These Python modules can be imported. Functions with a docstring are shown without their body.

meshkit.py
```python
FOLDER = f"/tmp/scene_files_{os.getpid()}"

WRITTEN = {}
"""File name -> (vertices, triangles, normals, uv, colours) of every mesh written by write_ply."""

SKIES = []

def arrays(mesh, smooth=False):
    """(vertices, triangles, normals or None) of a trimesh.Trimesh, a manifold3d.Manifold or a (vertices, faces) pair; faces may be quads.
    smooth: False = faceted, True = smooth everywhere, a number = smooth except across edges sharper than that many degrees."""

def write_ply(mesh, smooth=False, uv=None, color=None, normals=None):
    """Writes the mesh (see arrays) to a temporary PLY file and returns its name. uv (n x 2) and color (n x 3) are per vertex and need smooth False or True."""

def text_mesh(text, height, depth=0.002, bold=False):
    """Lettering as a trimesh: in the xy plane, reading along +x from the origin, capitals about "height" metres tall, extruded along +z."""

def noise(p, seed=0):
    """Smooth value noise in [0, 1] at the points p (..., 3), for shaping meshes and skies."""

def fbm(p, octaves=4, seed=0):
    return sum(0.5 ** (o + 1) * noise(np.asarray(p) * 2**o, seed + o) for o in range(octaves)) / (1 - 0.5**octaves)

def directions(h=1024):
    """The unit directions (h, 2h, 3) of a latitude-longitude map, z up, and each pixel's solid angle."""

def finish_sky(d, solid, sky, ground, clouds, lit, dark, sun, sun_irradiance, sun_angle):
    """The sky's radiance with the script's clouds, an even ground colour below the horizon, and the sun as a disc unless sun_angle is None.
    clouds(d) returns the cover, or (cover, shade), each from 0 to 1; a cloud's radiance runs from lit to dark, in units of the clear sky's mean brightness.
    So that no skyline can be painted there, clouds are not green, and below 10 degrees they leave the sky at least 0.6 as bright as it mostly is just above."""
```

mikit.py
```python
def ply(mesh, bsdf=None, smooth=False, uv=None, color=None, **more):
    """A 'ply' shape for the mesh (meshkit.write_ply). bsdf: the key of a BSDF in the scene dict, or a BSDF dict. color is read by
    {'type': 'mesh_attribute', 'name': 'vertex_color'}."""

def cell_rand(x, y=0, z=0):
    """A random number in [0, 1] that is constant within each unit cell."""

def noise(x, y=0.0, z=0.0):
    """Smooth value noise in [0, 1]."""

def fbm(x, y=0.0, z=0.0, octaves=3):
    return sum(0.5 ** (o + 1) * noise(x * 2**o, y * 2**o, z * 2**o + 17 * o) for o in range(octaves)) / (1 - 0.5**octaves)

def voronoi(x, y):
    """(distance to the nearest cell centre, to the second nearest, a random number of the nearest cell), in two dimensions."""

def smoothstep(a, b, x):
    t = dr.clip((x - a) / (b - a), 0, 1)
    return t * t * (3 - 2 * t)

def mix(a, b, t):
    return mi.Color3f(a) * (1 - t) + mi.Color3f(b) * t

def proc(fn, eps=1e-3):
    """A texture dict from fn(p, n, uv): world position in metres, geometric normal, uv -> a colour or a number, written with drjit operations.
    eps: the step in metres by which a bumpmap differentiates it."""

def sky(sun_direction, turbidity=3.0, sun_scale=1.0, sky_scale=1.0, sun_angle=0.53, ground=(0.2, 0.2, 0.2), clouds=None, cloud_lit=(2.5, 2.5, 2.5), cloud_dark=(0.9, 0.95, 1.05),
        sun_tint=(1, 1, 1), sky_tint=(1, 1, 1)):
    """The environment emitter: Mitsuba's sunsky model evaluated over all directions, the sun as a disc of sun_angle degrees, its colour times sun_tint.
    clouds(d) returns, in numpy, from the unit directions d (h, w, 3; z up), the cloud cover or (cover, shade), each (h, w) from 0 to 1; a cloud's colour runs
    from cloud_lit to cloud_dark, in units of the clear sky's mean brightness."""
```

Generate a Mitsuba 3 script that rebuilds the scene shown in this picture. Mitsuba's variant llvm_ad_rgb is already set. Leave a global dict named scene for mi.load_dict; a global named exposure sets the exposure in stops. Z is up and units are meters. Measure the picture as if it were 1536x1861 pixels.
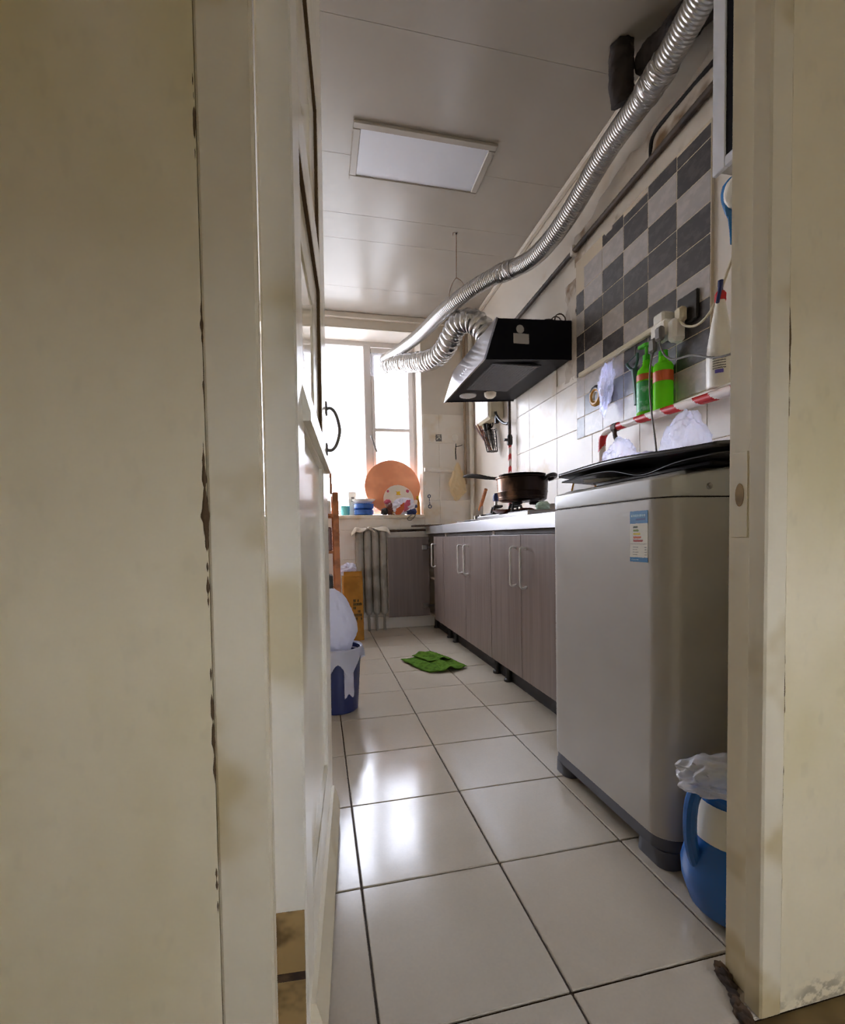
import math, numpy as np, trimesh, mitsuba as mi, mikit, meshkit
import drjit as dr
from mikit import fbm, noise, smoothstep, mix, cell_rand, proc
T = mi.ScalarTransform4f

# ------------------------------------------------------------------ camera, sky, exposure
scene, labels = {}, {}
EYE = 0.787
FWD = np.array([0.2184502, 0.97475223, -0.04623418])
UP = np.array([0.03134609, 0.04034485, 0.998694])
scene['camera'] = {'type': 'perspective', 'fov_axis': 'x', 'fov': math.degrees(2 * math.atan(768 / 848.58)),
                   'principal_point_offset_x': (765.776 - 768) / 1536, 'principal_point_offset_y': -(1015.494 - 930.5) / 1861,
                   'near_clip': 0.02, 'far_clip': 200.0,
                   'to_world': T().look_at(origin=[0, 0, EYE], target=[float(FWD[0]), float(FWD[1]), float(EYE + FWD[2])], up=UP.tolist())}
scene['sky'] = mikit.sky((-0.35, -0.75, 0.55), turbidity=4.0, sun_scale=0.0, sky_scale=1.0, ground=(0.36, 0.35, 0.33),
                         clouds=lambda d: (np.full(d.shape[:2], 1.0), np.full(d.shape[:2], 0.0)), cloud_lit=(2.36, 2.5, 2.92))
exposure = 6.0


# ------------------------------------------------------------------ helpers
def lin(r, g, b):
    return [((c / 255) / 12.92 if c / 255 <= 0.04045 else ((c / 255 + 0.055) / 1.055) ** 2.4) for c in (r, g, b)]


def rgb(c):
    return {'type': 'rgb', 'value': list(map(float, c))}


def mat(name, color, rough=0.5, metallic=0.0, spec=0.5, bump=None, bscale=1.0, **more):
    d = {'type': 'principled', 'base_color': color if isinstance(color, dict) else rgb(color), 'roughness': rough if isinstance(rough, dict) else float(rough),
         'metallic': float(metallic), 'specular': float(spec), **more}
    if bump is not None:
        d = {'type': 'bumpmap', 'arbitrary': bump, 'scale': float(bscale), 'bsdf': d}
    scene[name] = {'type': 'twosided', 'bsdf': d}
    return name


def cat(*m):
    return trimesh.util.concatenate(m)


def box(x0, x1, y0, y1, z0, z1, b=0.0):
    x0, x1, y0, y1, z0, z1 = min(x0, x1), max(x0, x1), min(y0, y1), max(y0, y1), min(z0, z1), max(z0, z1)
    if b <= 0:
        m = trimesh.creation.box((x1 - x0, y1 - y0, z1 - z0))
        m.apply_translation(((x0 + x1) / 2, (y0 + y1) / 2, (z0 + z1) / 2))
        return m
    b = min(b, (x1 - x0) * .45, (y1 - y0) * .45, (z1 - z0) * .45)
    pts = []
    for sx in (0, 1):
        for sy in (0, 1):
            for sz in (0, 1):
                X, Y, Z = (x0, x1)[sx], (y0, y1)[sy], (z0, z1)[sz]
                ix, iy, iz = (b if sx == 0 else -b), (b if sy == 0 else -b), (b if sz == 0 else -b)
                pts += [(X, Y + iy, Z + iz), (X + ix, Y, Z + iz), (X + ix, Y + iy, Z)]
    return trimesh.convex.convex_hull(np.array(pts))


def spline(pts, n=60):
    p = np.asarray(pts, float)
    if len(p) == 2:
        t = np.linspace(0, 1, n)[:, None]
        return p[0] * (1 - t) + p[1] * t
    from scipy.interpolate import CubicSpline
    d = np.concatenate([[0], np.cumsum(np.sqrt(np.linalg.norm(np.diff(p, axis=0), axis=1)))])
    t = np.linspace(0, d[-1], n)
    q = CubicSpline(d, p)(t)
    L = np.concatenate([[0], np.cumsum(np.linalg.norm(np.diff(q, axis=0), axis=1))])
    s = np.linspace(0, L[-1], n)
    return np.stack([np.interp(s, L, q[:, k]) for k in range(3)], 1)


def tube(p, r, sides=12, caps=True, closed=False):
    p = np.asarray(p, float)
    n = len(p)
    r = np.broadcast_to(np.asarray(r, float), (n,)) if np.ndim(r) < 2 else np.asarray(r)
    t = np.gradient(p, axis=0)
    if closed:
        t = np.roll(p, -1, 0) - np.roll(p, 1, 0)
    t /= np.linalg.norm(t, axis=1, keepdims=True) + 1e-12
    a = np.cross(t[0], [0, 0, 1.0])
    if np.linalg.norm(a) < 0.2:
        a = np.cross(t[0], [1.0, 0, 0])
    a /= np.linalg.norm(a)
    A = [a]
    for i in range(1, n):
        a = A[-1] - t[i] * (A[-1] @ t[i])
        A.append(a / (np.linalg.norm(a) + 1e-12))
    A = np.array(A)
    B = np.cross(t, A)
    ang = np.arange(sides) * 2 * np.pi / sides
    rr = r[:, None] if r.ndim == 1 else r
    v = p[:, None] + rr[..., None] * (np.cos(ang)[None, :, None] * A[:, None] + np.sin(ang)[None, :, None] * B[:, None])
    v = v.reshape(-1, 3)
    f = []
    for i in range(n if closed else n - 1):
        i2 = (i + 1) % n
        for j in range(sides):
            j2 = (j + 1) % sides
            a0, b0, c0, d0 = i * sides + j, i * sides + j2, i2 * sides + j2, i2 * sides + j
            f += [(a0, b0, c0), (a0, c0, d0)]
    if caps and not closed:
        v = np.vstack([v, p[0], p[-1]])
        k = n * sides
        for j in range(sides):
            j2 = (j + 1) % sides
            f += [(k, j2, j), (k + 1, (n - 1) * sides + j, (n - 1) * sides + j2)]
    return trimesh.Trimesh(v, np.array(f), process=False)


def lathe(profile, at=(0, 0, 0), sides=32, axis='z'):
    """profile: (r, z) pairs; r = 0 at an end closes it."""
    m = trimesh.creation.revolve(np.array(profile, float), sections=sides)
    if axis == 'x':
        m.apply_transform(trimesh.transformations.rotation_matrix(math.pi / 2, [0, 1, 0]))
    if axis == 'y':
        m.apply_transform(trimesh.transformations.rotation_matrix(-math.pi / 2, [1, 0, 0]))
    m.apply_translation(at)
    return m


def sheet(P, th=0.0, closed=True):
    """A grid of points (n, m, 3) as a surface; with th a solid sheet of that thickness along its normals."""
    n, m = P.shape[:2]
    i, j = np.meshgrid(np.arange(n - 1), np.arange(m - 1), indexing='ij')
    q = np.stack([i * m + j, (i + 1) * m + j, (i + 1) * m + j + 1, i * m + j + 1], -1).reshape(-1, 4)
    f = np.vstack([q[:, [0, 1, 2]], q[:, [0, 2, 3]]])
    v = P.reshape(-1, 3)
    if th <= 0:
        return trimesh.Trimesh(v, f, process=False)
    du, dv = np.gradient(P, axis=0), np.gradient(P, axis=1)
    N = np.cross(du, dv)
    N /= np.linalg.norm(N, axis=2, keepdims=True) + 1e-12
    v2 = (P - N * th).reshape(-1, 3)
    k = n * m
    F = [f, f[:, ::-1] + k]
    rim = [(a, 0) for a in range(n)] + [(n - 1, b) for b in range(1, m)] + [(a, m - 1) for a in range(n - 2, -1, -1)] + [(0, b) for b in range(m - 2, 0, -1)]
    ids = np.array([a * m + b for a, b in rim])
    nx = np.roll(ids, -1)
    F += [np.stack([ids, ids + k, nx + k], 1), np.stack([ids, nx + k, nx], 1)]
    return trimesh.Trimesh(np.vstack([v, v2]), np.vstack(F), process=False)


def prism(poly, axis, a, b):
    """The polygon (in the two other axes, in order x<y<z) extruded along axis from a to b."""
    from shapely.geometry import Polygon
    m = trimesh.creation.extrude_polygon(Polygon(poly), 1.0, engine='earcut')
    v = np.array(m.vertices)
    w = a + (b - a) * v[:, 2]
    if axis == 'y':
        v = np.stack([v[:, 0], w, v[:, 1]], 1)
    elif axis == 'x':
        v = np.stack([w, v[:, 0], v[:, 1]], 1)
    else:
        v = np.stack([v[:, 0], v[:, 1], w], 1)
    m = trimesh.Trimesh(v, m.faces, process=False)
    if m.volume < 0:
        m.invert()
    return m


def blob(c, rad, seed=0, amp=0.2, freq=3.0, flat=None, sub=4, ridge=0.0, shape=None):
    m = trimesh.creation.icosphere(subdivisions=sub)
    d = np.array(m.vertices)
    n = meshkit.fbm(d * freq + seed * 7.3, octaves=3, seed=seed) - 0.5
    k = 1 + amp * 2 * n
    if ridge:
        k = k - ridge * np.abs(meshkit.fbm(d * freq * 2.3 + 11.0 + seed, octaves=2, seed=seed + 5) - 0.5) * 2
    v = d * k[:, None]
    if shape is not None:
        v = shape(v)
    v = v * np.asarray(rad) + np.asarray(c)
    if flat is not None:
        lo = v[:, 2] < flat
        v[lo, 2] = flat + (v[lo, 2] - flat) * 0.02
        v[:, 2] = np.maximum(v[:, 2], flat)
    return trimesh.Trimesh(v, m.faces, process=False)


def ring(c, r, tube_r, axis='z', n=32, sides=8, a0=0, a1=2 * math.pi):
    full = abs(a1 - a0 - 2 * math.pi) < 1e-6
    a = np.linspace(a0, a1, n, endpoint=not full)
    o = np.zeros_like(a)
    p = {'z': np.stack([np.cos(a), np.sin(a), o], 1), 'y': np.stack([np.cos(a), o, np.sin(a)], 1), 'x': np.stack([o, np.cos(a), np.sin(a)], 1)}[axis]
    return tube(np.asarray(c) + p * r, tube_r, sides, closed=full)


def numbered(key):
    if key not in scene and key not in labels:
        return key
    n = 1
    while f'{key}_{n:03d}' in scene or f'{key}_{n:03d}' in labels:
        n += 1
    return f'{key}_{n:03d}'


def add(name, mesh, m, smooth=30, parent=None, label=None, category=None, group=None, kind=None, **more):
    key = numbered(parent + '__' + name if parent else name)
    scene[key] = mesh if isinstance(mesh, dict) else mikit.ply(mesh, m, smooth=smooth, **more)
    tag(key, label, category, group, kind)
    return key


def tag(key, label=None, category=None, group=None, kind=None):
    d = {k: v for k, v in dict(label=label, category=category, group=group, kind=kind).items() if v}
    if d:
        labels[key] = d


def thing(name, label, category=None, group=None, kind=None):
    key = numbered(name)
    labels[key] = {}
    tag(key, label, category, group, kind)
    return key


# ------------------------------------------------------------------ materials
def speck(base, spot, scale, lo, hi, var=0.06, vs=3.0):
    base, spot = mi.Color3f(base), mi.Color3f(spot)

    def fn(p, n, uv):
        k = smoothstep(lo, hi, fbm(p.x * scale, p.y * scale, p.z * scale, 4))
        v = 1 + var * (fbm(p.x * vs, p.y * vs, p.z * vs, 3) - 0.5) * 2
        return mix(base, spot, k) * v
    return proc(fn)


PAINT = lin(205, 195, 168)


def hall_paint(p, n, uv):
    f1 = fbm(p.x * 5, p.y * 5, p.z * 2.2, 4)
    k = smoothstep(0.45, 0.75, f1)
    c = mix(mi.Color3f(lin(208, 195, 162)), mi.Color3f(lin(198, 184, 142)), k)
    d = fbm(p.x * 60, p.y * 60, p.z * 25, 3)
    c = c * (1 - 0.05 * smoothstep(0.60, 0.85, d))
    # dirt splashed up from the floor, with ragged grain of its own
    up = p.z + 0.10 * fbm(p.x * 22, p.y * 22, p.z * 12, 4)
    stain = smoothstep(0.105, 0.055, up) * smoothstep(0.40, 0.6, fbm(p.x * 80, p.y * 80, p.z * 80, 4))
    return mix(c, mi.Color3f(lin(74, 60, 34)), 0.5 * stain)


mat('mat_hall_wall', proc(hall_paint), 0.55, bump=proc(lambda p, n, uv: fbm(p.x * 30, p.y * 30, p.z * 30, 3)), bscale=0.0015)
mat('mat_plaster', speck(lin(212, 204, 192), lin(180, 150, 108), 3.2, 0.60, 0.82, 0.05), 0.6)
mat('mat_patch', speck(lin(196, 186, 172), lin(120, 92, 58), 9, 0.5, 0.75, 0.12, 8), 0.7)
mat('mat_ceiling', speck(lin(164, 157, 147), lin(156, 148, 137), 1.4, 0.5, 0.7, 0.02), 0.26, spec=0.5)
mat('mat_grout', lin(62, 50, 38), 0.8)
mat('mat_grout_light', lin(196, 182, 160), 0.8)
mat('mat_grout_wall', lin(150, 128, 98), 0.8)


def floor_tile(p, n, uv):
    r = cell_rand(dr.floor((p.x - 0.0703) / 0.33), dr.floor((p.y - 0.697) / 0.33), 3)
    c = mix(mi.Color3f(lin(177, 168, 153)), mi.Color3f(lin(170, 159, 142)), r)
    s = fbm(p.x * 260, p.y * 260, 0, 2)
    c = c * (0.97 + 0.06 * s)
    return c


mat('mat_floor_tile', proc(floor_tile), proc(lambda p, n, uv: 0.115 + 0.09 * fbm(p.x * 9, p.y * 9, 0, 3)), spec=0.55)
mat('mat_white_tile', speck(lin(226, 220, 210), lin(208, 190, 160), 6, 0.55, 0.85, 0.03), 0.36, spec=0.32)
mat('mat_dark_mosaic', speck(lin(66, 63, 64), lin(80, 76, 76), 40, 0.4, 0.7, 0.05), 0.32)
mat('mat_grey_mosaic', speck(lin(166, 160, 156), lin(178, 170, 166), 40, 0.4, 0.7, 0.05), 0.32)
mat('mat_door_paint', speck(lin(212, 206, 190), lin(190, 178, 146), 4.5, 0.55, 0.8, 0.04), 0.22, spec=0.55)
mat('mat_frame_paint', speck(lin(206, 195, 168), lin(182, 164, 122), 7, 0.55, 0.8, 0.06), 0.4)
mat('mat_raw_wood', speck(lin(146, 120, 74), lin(84, 62, 30), 22, 0.45, 0.7, 0.15, 12), 0.75)
mat('mat_rot', speck(lin(40, 29, 19), lin(74, 54, 32), 60, 0.4, 0.7, 0.2, 40), 0.9)
mat('mat_crack', lin(84, 64, 40), 0.9)


def cab_wood(p, n, uv):
    g = fbm(p.y * 70 + p.x * 70, p.z * 2.5, 3, 4)
    c = mix(mi.Color3f(lin(126, 114, 108)), mi.Color3f(lin(106, 94, 89)), g)
    return c


mat('mat_cabinet', proc(cab_wood), 0.35, spec=0.5)
mat('mat_cabinet_edge', lin(186, 172, 158), 0.5)
mat('mat_cabinet_inside', lin(150, 138, 124), 0.6)
mat('mat_black', lin(22, 20, 20), 0.5)
mat('mat_dark_rail', lin(62, 54, 50), 0.6)
mat('mat_alu_edge', lin(226, 228, 232), 0.32, metallic=0.9)
mat('mat_worktop', lin(222, 224, 228), 0.28, spec=0.5)
mat('mat_chrome', lin(205, 205, 205), 0.2, metallic=1.0)
mat('mat_handle', lin(232, 232, 230), 0.35, metallic=0.35)
mat('mat_foil', lin(205, 204, 204), 0.22, metallic=1.0)
mat('mat_steel', lin(170, 168, 166), 0.25, metallic=1.0)
mat('mat_hood_black', lin(12, 12, 20), 0.45, spec=0.12)
mat('mat_mirror_panel', lin(190, 190, 198), 0.16, metallic=1.0)
mat('mat_grid', lin(120, 120, 124), 0.5, metallic=0.4)
mat('mat_filter', lin(20, 20, 22), 0.6, spec=0.2)
mat('mat_label_silver', lin(176, 174, 172), 0.45)
mat('mat_washer', speck(lin(178, 175, 170), lin(170, 166, 160), 2.0, 0.4, 0.7, 0.02), 0.35, metallic=0.15)
mat('mat_washer_top', lin(186, 186, 184), 0.3, metallic=0.1)
mat('mat_washer_base', lin(78, 80, 88), 0.5)
mat('mat_black_plastic', lin(30, 27, 26), 0.28)
mat('mat_white_plastic', lin(228, 224, 214), 0.35)
mat('mat_cream_plastic', lin(200, 190, 164), 0.4)
mat('mat_white_frame', lin(206, 200, 196), 0.35)
mat('mat_blue_sticker', lin(44, 112, 160), 0.4)
mat('mat_paper', lin(214, 210, 196), 0.6)
mat('mat_light_ink', lin(150, 186, 204), 0.5)
mat('mat_dark_ink', lin(18, 56, 120), 0.5)
mat('mat_grey_ink', lin(140, 136, 130), 0.6)
mat('mat_bar_dark_green', lin(48, 54, 14), 0.5)
mat('mat_bar_green', lin(116, 128, 44), 0.5)
mat('mat_bar_yellow', lin(204, 178, 44), 0.5)
mat('mat_bar_orange', lin(196, 94, 42), 0.5)
mat('mat_bar_red', lin(158, 48, 34), 0.5)
mat('mat_jug_blue', lin(36, 92, 160), 0.3)
mat('mat_can_blue', lin(24, 34, 76), 0.35)
mat('mat_bag_white', lin(216, 216, 228), 0.3)
mat('mat_cardboard', speck(lin(176, 124, 44), lin(158, 106, 32), 12, 0.4, 0.7, 0.04), 0.75)
mat('mat_print_black', lin(54, 38, 16), 0.7)
mat('mat_rack_wood', speck(lin(182, 112, 58), lin(140, 78, 34), 16, 0.4, 0.7, 0.08), 0.5)
mat('mat_rag', speck(lin(76, 108, 32), lin(56, 84, 22), 60, 0.4, 0.7, 0.1, 20), 0.95, spec=0.1)
mat('mat_radiator', speck(lin(156, 152, 142), lin(132, 126, 114), 10, 0.45, 0.7, 0.06), 0.45)
mat('mat_cloth', lin(216, 208, 194), 0.9, spec=0.1)
mat('mat_pipe_white', speck(lin(214, 208, 198), lin(184, 160, 122), 14, 0.6, 0.8, 0.04), 0.4)
mat('mat_shadow_tan', lin(150, 130, 108), 0.5)
mat('mat_pipe_brown', speck(lin(74, 58, 44), lin(40, 30, 24), 20, 0.4, 0.7, 0.15, 12), 0.55)
mat('mat_dark_foam', speck(lin(56, 50, 48), lin(34, 30, 30), 18, 0.4, 0.7, 0.2, 9), 0.9)
mat('mat_tape_red', lin(186, 28, 30), 0.35)
mat('mat_tape_white', lin(226, 214, 208), 0.35)


def pot_soot_and_light(p, n, uv):
    s = fbm(p.x * 14 + 3, p.y * 14, p.z * 9, 4)
    a = smoothstep(-0.06, 0.05, (p.x - 1.07) * 0.75 - (p.y - 2.33) * 0.5 + 0.05 + 0.22 * (s - 0.45))  # real soot noise, plus the lit left side painted paler
    c = mix(mi.Color3f(lin(160, 122, 96)), mi.Color3f(lin(34, 19, 13)), a)
    return mix(c, mi.Color3f(lin(92, 48, 28)), 0.5 * smoothstep(0.5, 0.7, fbm(p.x * 30, p.y * 30, p.z * 18, 3)) * (1 - a))


mat('mat_pot', proc(pot_soot_and_light), 0.3, metallic=0.65)
mat('mat_brown_red', lin(92, 42, 26), 0.35)
mat('mat_green_liquid', lin(70, 190, 30), 0.15, spec=0.6)
mat('mat_label_green', speck(lin(56, 160, 92), lin(160, 206, 190), 30, 0.55, 0.75, 0.1), 0.4)
mat('mat_label_orange', lin(196, 92, 44), 0.4)
mat('mat_pale_green', lin(186, 214, 200), 0.8)
mat('mat_teal', lin(96, 176, 176), 0.35)
mat('mat_bowl_blue', lin(46, 96, 176), 0.3)
mat('mat_orange_board', speck(lin(228, 158, 118), lin(210, 136, 98), 5, 0.4, 0.7, 0.05), 0.5)
mat('mat_ivory', lin(226, 216, 200), 0.35)
mat('mat_pink', lin(190, 84, 110), 0.5)
mat('mat_yellow', lin(216, 176, 44), 0.5)
mat('mat_ochre', lin(176, 126, 36), 0.4)
mat('mat_scraper', lin(60, 98, 88), 0.4)
mat('mat_purple', lin(96, 84, 176), 0.5)
mat('mat_navy', lin(30, 40, 92), 0.4)
mat('mat_net_yellow', lin(226, 206, 160), 0.5)
mat('mat_bag_blue', lin(40, 104, 160), 0.35)
mat('mat_grey_lead', lin(110, 106, 102), 0.5)
mat('mat_hall_floor', speck(lin(110, 90, 52), lin(84, 66, 36), 9, 0.4, 0.7, 0.1), 0.6)
mat('mat_lamp_panel', lin(206, 208, 216), 0.3)
mat('mat_string', lin(120, 84, 60), 0.8)
mat('mat_facade', lin(210, 208, 204), 0.8)
scene['mat_glass'] = {'type': 'thindielectric', 'int_ior': 1.5}
scene['mat_clear_film'] = {'type': 'blendbsdf', 'weight': 0.42, 'a': {'type': 'thindielectric', 'int_ior': 1.5},
                           'b': {'type': 'twosided', 'bsdf': {'type': 'principled', 'base_color': rgb(lin(226, 228, 236)), 'roughness': 0.15, 'specular': 0.8}}}
scene['mat_soft_film'] = {'type': 'blendbsdf', 'weight': 0.55, 'a': {'type': 'thindielectric', 'int_ior': 1.5}, 'b': {'type': 'principledthin', 'base_color': rgb(lin(240, 242, 252)), 'roughness': 0.14, 'spec_trans': 0.1, 'diff_trans': 1.0, 'eta': 1.4}}
scene['mat_green_glass'] = {'type': 'principledthin', 'base_color': rgb(lin(150, 246, 60)), 'roughness': 0.12, 'spec_trans': 0.12, 'diff_trans': 0.8, 'eta': 1.4}
scene['mat_thin_white'] = {'type': 'principledthin', 'base_color': rgb(lin(222, 222, 232)), 'roughness': 0.25, 'spec_trans': 0.08, 'diff_trans': 0.9, 'eta': 1.4}
scene['mat_thin_ivory'] = {'type': 'principledthin', 'base_color': rgb(lin(236, 220, 186)), 'roughness': 0.3, 'spec_trans': 0.15, 'diff_trans': 0.9, 'eta': 1.4}

# ------------------------------------------------------------------ room shell
W, XL, YB, YD, ZC = 1.38, -0.95, 4.02, 0.584, 2.67
S, XA, Y0 = 0.33, 0.0703, 0.697
YW = 4.30                                         # window plane
WX0, WX1, WZ0, WZ1 = -0.83, 0.916, 0.985, 2.555   # window opening in the back wall

# floor: mortar bed with one tile per grid cell
FY0 = 0.585
add('floor', box(XL, W, FY0, YB, -0.12, -0.006), 'mat_grout', False, kind='structure', label='kitchen floor of pale beige square tiles with dark joints')
rng = np.random.default_rng(4)
for i in range(-4, 5):
    for j in range(-1, 11):
        x0, x1 = max(XA + i * S, XL) + 0.0022, min(XA + (i + 1) * S, W) - 0.0022
        y0, y1 = max(Y0 + j * S, FY0) + 0.0022, min(Y0 + (j + 1) * S, YB) - 0.0022
        if x1 - x0 > 0.01 and y1 - y0 > 0.01:
            add('tile', box(x0, x1, y0, y1, -0.006, 0.0 + float(rng.uniform(-4e-4, 4e-4)), 0.0016), 'mat_floor_tile', False, 'floor')
# hall floor and hall shell behind the camera
HX0, HX1, HY0 = -1.5, 2.2, -1.25
add('floor_hall', box(HX0, HX1, HY0, FY0, -0.12, -0.004), 'mat_hall_floor', False, kind='structure', label='olive brown hall floor in front of the doorway')
add('ceiling_hall', box(HX0, HX1, HY0, YD, ZC, ZC + 0.1), 'mat_plaster', False, kind='structure', label='hall ceiling')
add('wall_hall_left', box(HX0 - 0.1, HX0, HY0, YD, 0, ZC), 'mat_hall_wall', False, kind='structure', label='hall side wall')
add('wall_hall_right', box(HX1, HX1 + 0.1, HY0, YD, 0, ZC), 'mat_hall_wall', False, kind='structure', label='hall side wall')
HWX0, HWX1, HWZ0, HWZ1 = 0.30, 1.25, 0.66, 1.14  # unseen opening added and sized to light the doorway wall
add('wall_hall_back', cat(box(HX0, HWX0, HY0 - 0.1, HY0, 0, ZC), box(HWX1, HX1, HY0 - 0.1, HY0, 0, ZC),
                          box(HWX0, HWX1, HY0 - 0.1, HY0, 0, HWZ0), box(HWX0, HWX1, HY0 - 0.1, HY0, HWZ1, ZC)), 'mat_hall_wall', False, kind='structure', label='hall wall with an opening added to let in sky light')

# ceiling: glossy painted boards with fine joints
add('ceiling', box(XL, W, YD, YB, ZC + 0.006, ZC + 0.10), 'mat_plaster', False, kind='structure', label='glossy cream ceiling of wide boards')
cy = [YD, 1.16, 1.78, 2.39, 2.81, 3.04, 3.60, YB]
for a, b in zip(cy[:-1], cy[1:]):
    add('panel', box(XL, W, a + 0.0004, b - 0.0004, ZC - 0.004, ZC + 0.006, 0.0006), 'mat_ceiling', False, 'ceiling')
# cornice strips
add('trim_1', box(W - 0.035, W, YD + 0.15, YB, ZC - 0.03, ZC - 0.004, 0.008), 'mat_plaster', False, kind='structure', label='plaster cove along the right wall and ceiling')
add('trim_2', box(XL, W - 0.035, YB - 0.03, YB, ZC - 0.05, ZC - 0.004, 0.006), 'mat_plaster', False, kind='structure', label='plaster cove over the window wall')

# left wall of the kitchen
add('wall_left', box(XL - 0.1, XL, YD, YB, 0, ZC), 'mat_plaster', False, kind='structure', label='left kitchen wall')
# back wall with the window recess
YO = YW + 0.10
add('wall_back', cat(box(XL - 0.1, WX0, YB, YO, -0.1, ZC + 0.1), box(WX1, W + 0.1, YB, YO, -0.1, ZC + 0.1), box(WX0, WX1, YB, YO, -0.1, WZ0 - 0.03),
                     box(WX0, WX1, YB, YO, WZ1, ZC + 0.1)), 'mat_plaster', False, kind='structure', label='window wall at the far end of the kitchen')
# right wall
add('wall_right', box(W, W + 0.1, YD, YB, -0.1, ZC + 0.1), 'mat_plaster', False, kind='structure', label='right kitchen wall with white tiles and a grey mosaic patch')

# white tiles on the right wall and on the window wall (0.36 x 0.25), proud of the plaster
TZ = [0.61, 0.86, 1.11, 1.345, 1.60, 1.85]
TY = [0.60, 0.71, 1.07, 1.43, 1.79, 2.15, 2.51, 2.87, 3.075]
MZ0, MY0, MY1 = 1.399, 1.414, 2.285          # mosaic patch
for a, b in zip(TZ[:-1], TZ[1:]):
    for c, d in zip(TY[:-1], TY[1:]):
        z1, y0, y1 = b, c, d
        if a > 1.5:
            if c < 2.1: continue
            y0 = max(y0, MY1)
            z1 = 1.64 if d < 2.6 else b
        elif b > 1.5:
            y0 = max(y0, MY1)
        elif b > 1.3 and False:
            pass
        if y1 - y0 < 0.02: continue
        add('tile', box(W - 0.007, W, y0 + 0.001, y1 - 0.001, a + 0.001, z1 - 0.001, 0.0015), 'mat_white_tile', False, 'wall_right')
add('tile_grout', cat(box(W - 0.0045, W, 0.60, 3.075, 0.61, 1.345), box(W - 0.0045, W, MY1, 3.075, 1.345, 1.60)), 'mat_grout_wall', False, 'wall_right', label='tan grout bed behind the white tiles')
bx = [WX0 - 0.12, -0.74, -0.38, -0.02, 0.34, 0.70, 1.06, W - 0.008]
bz = [0.11, 0.36, 0.61, 0.86, 1.11, 1.36, 1.61, 1.86]
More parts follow.
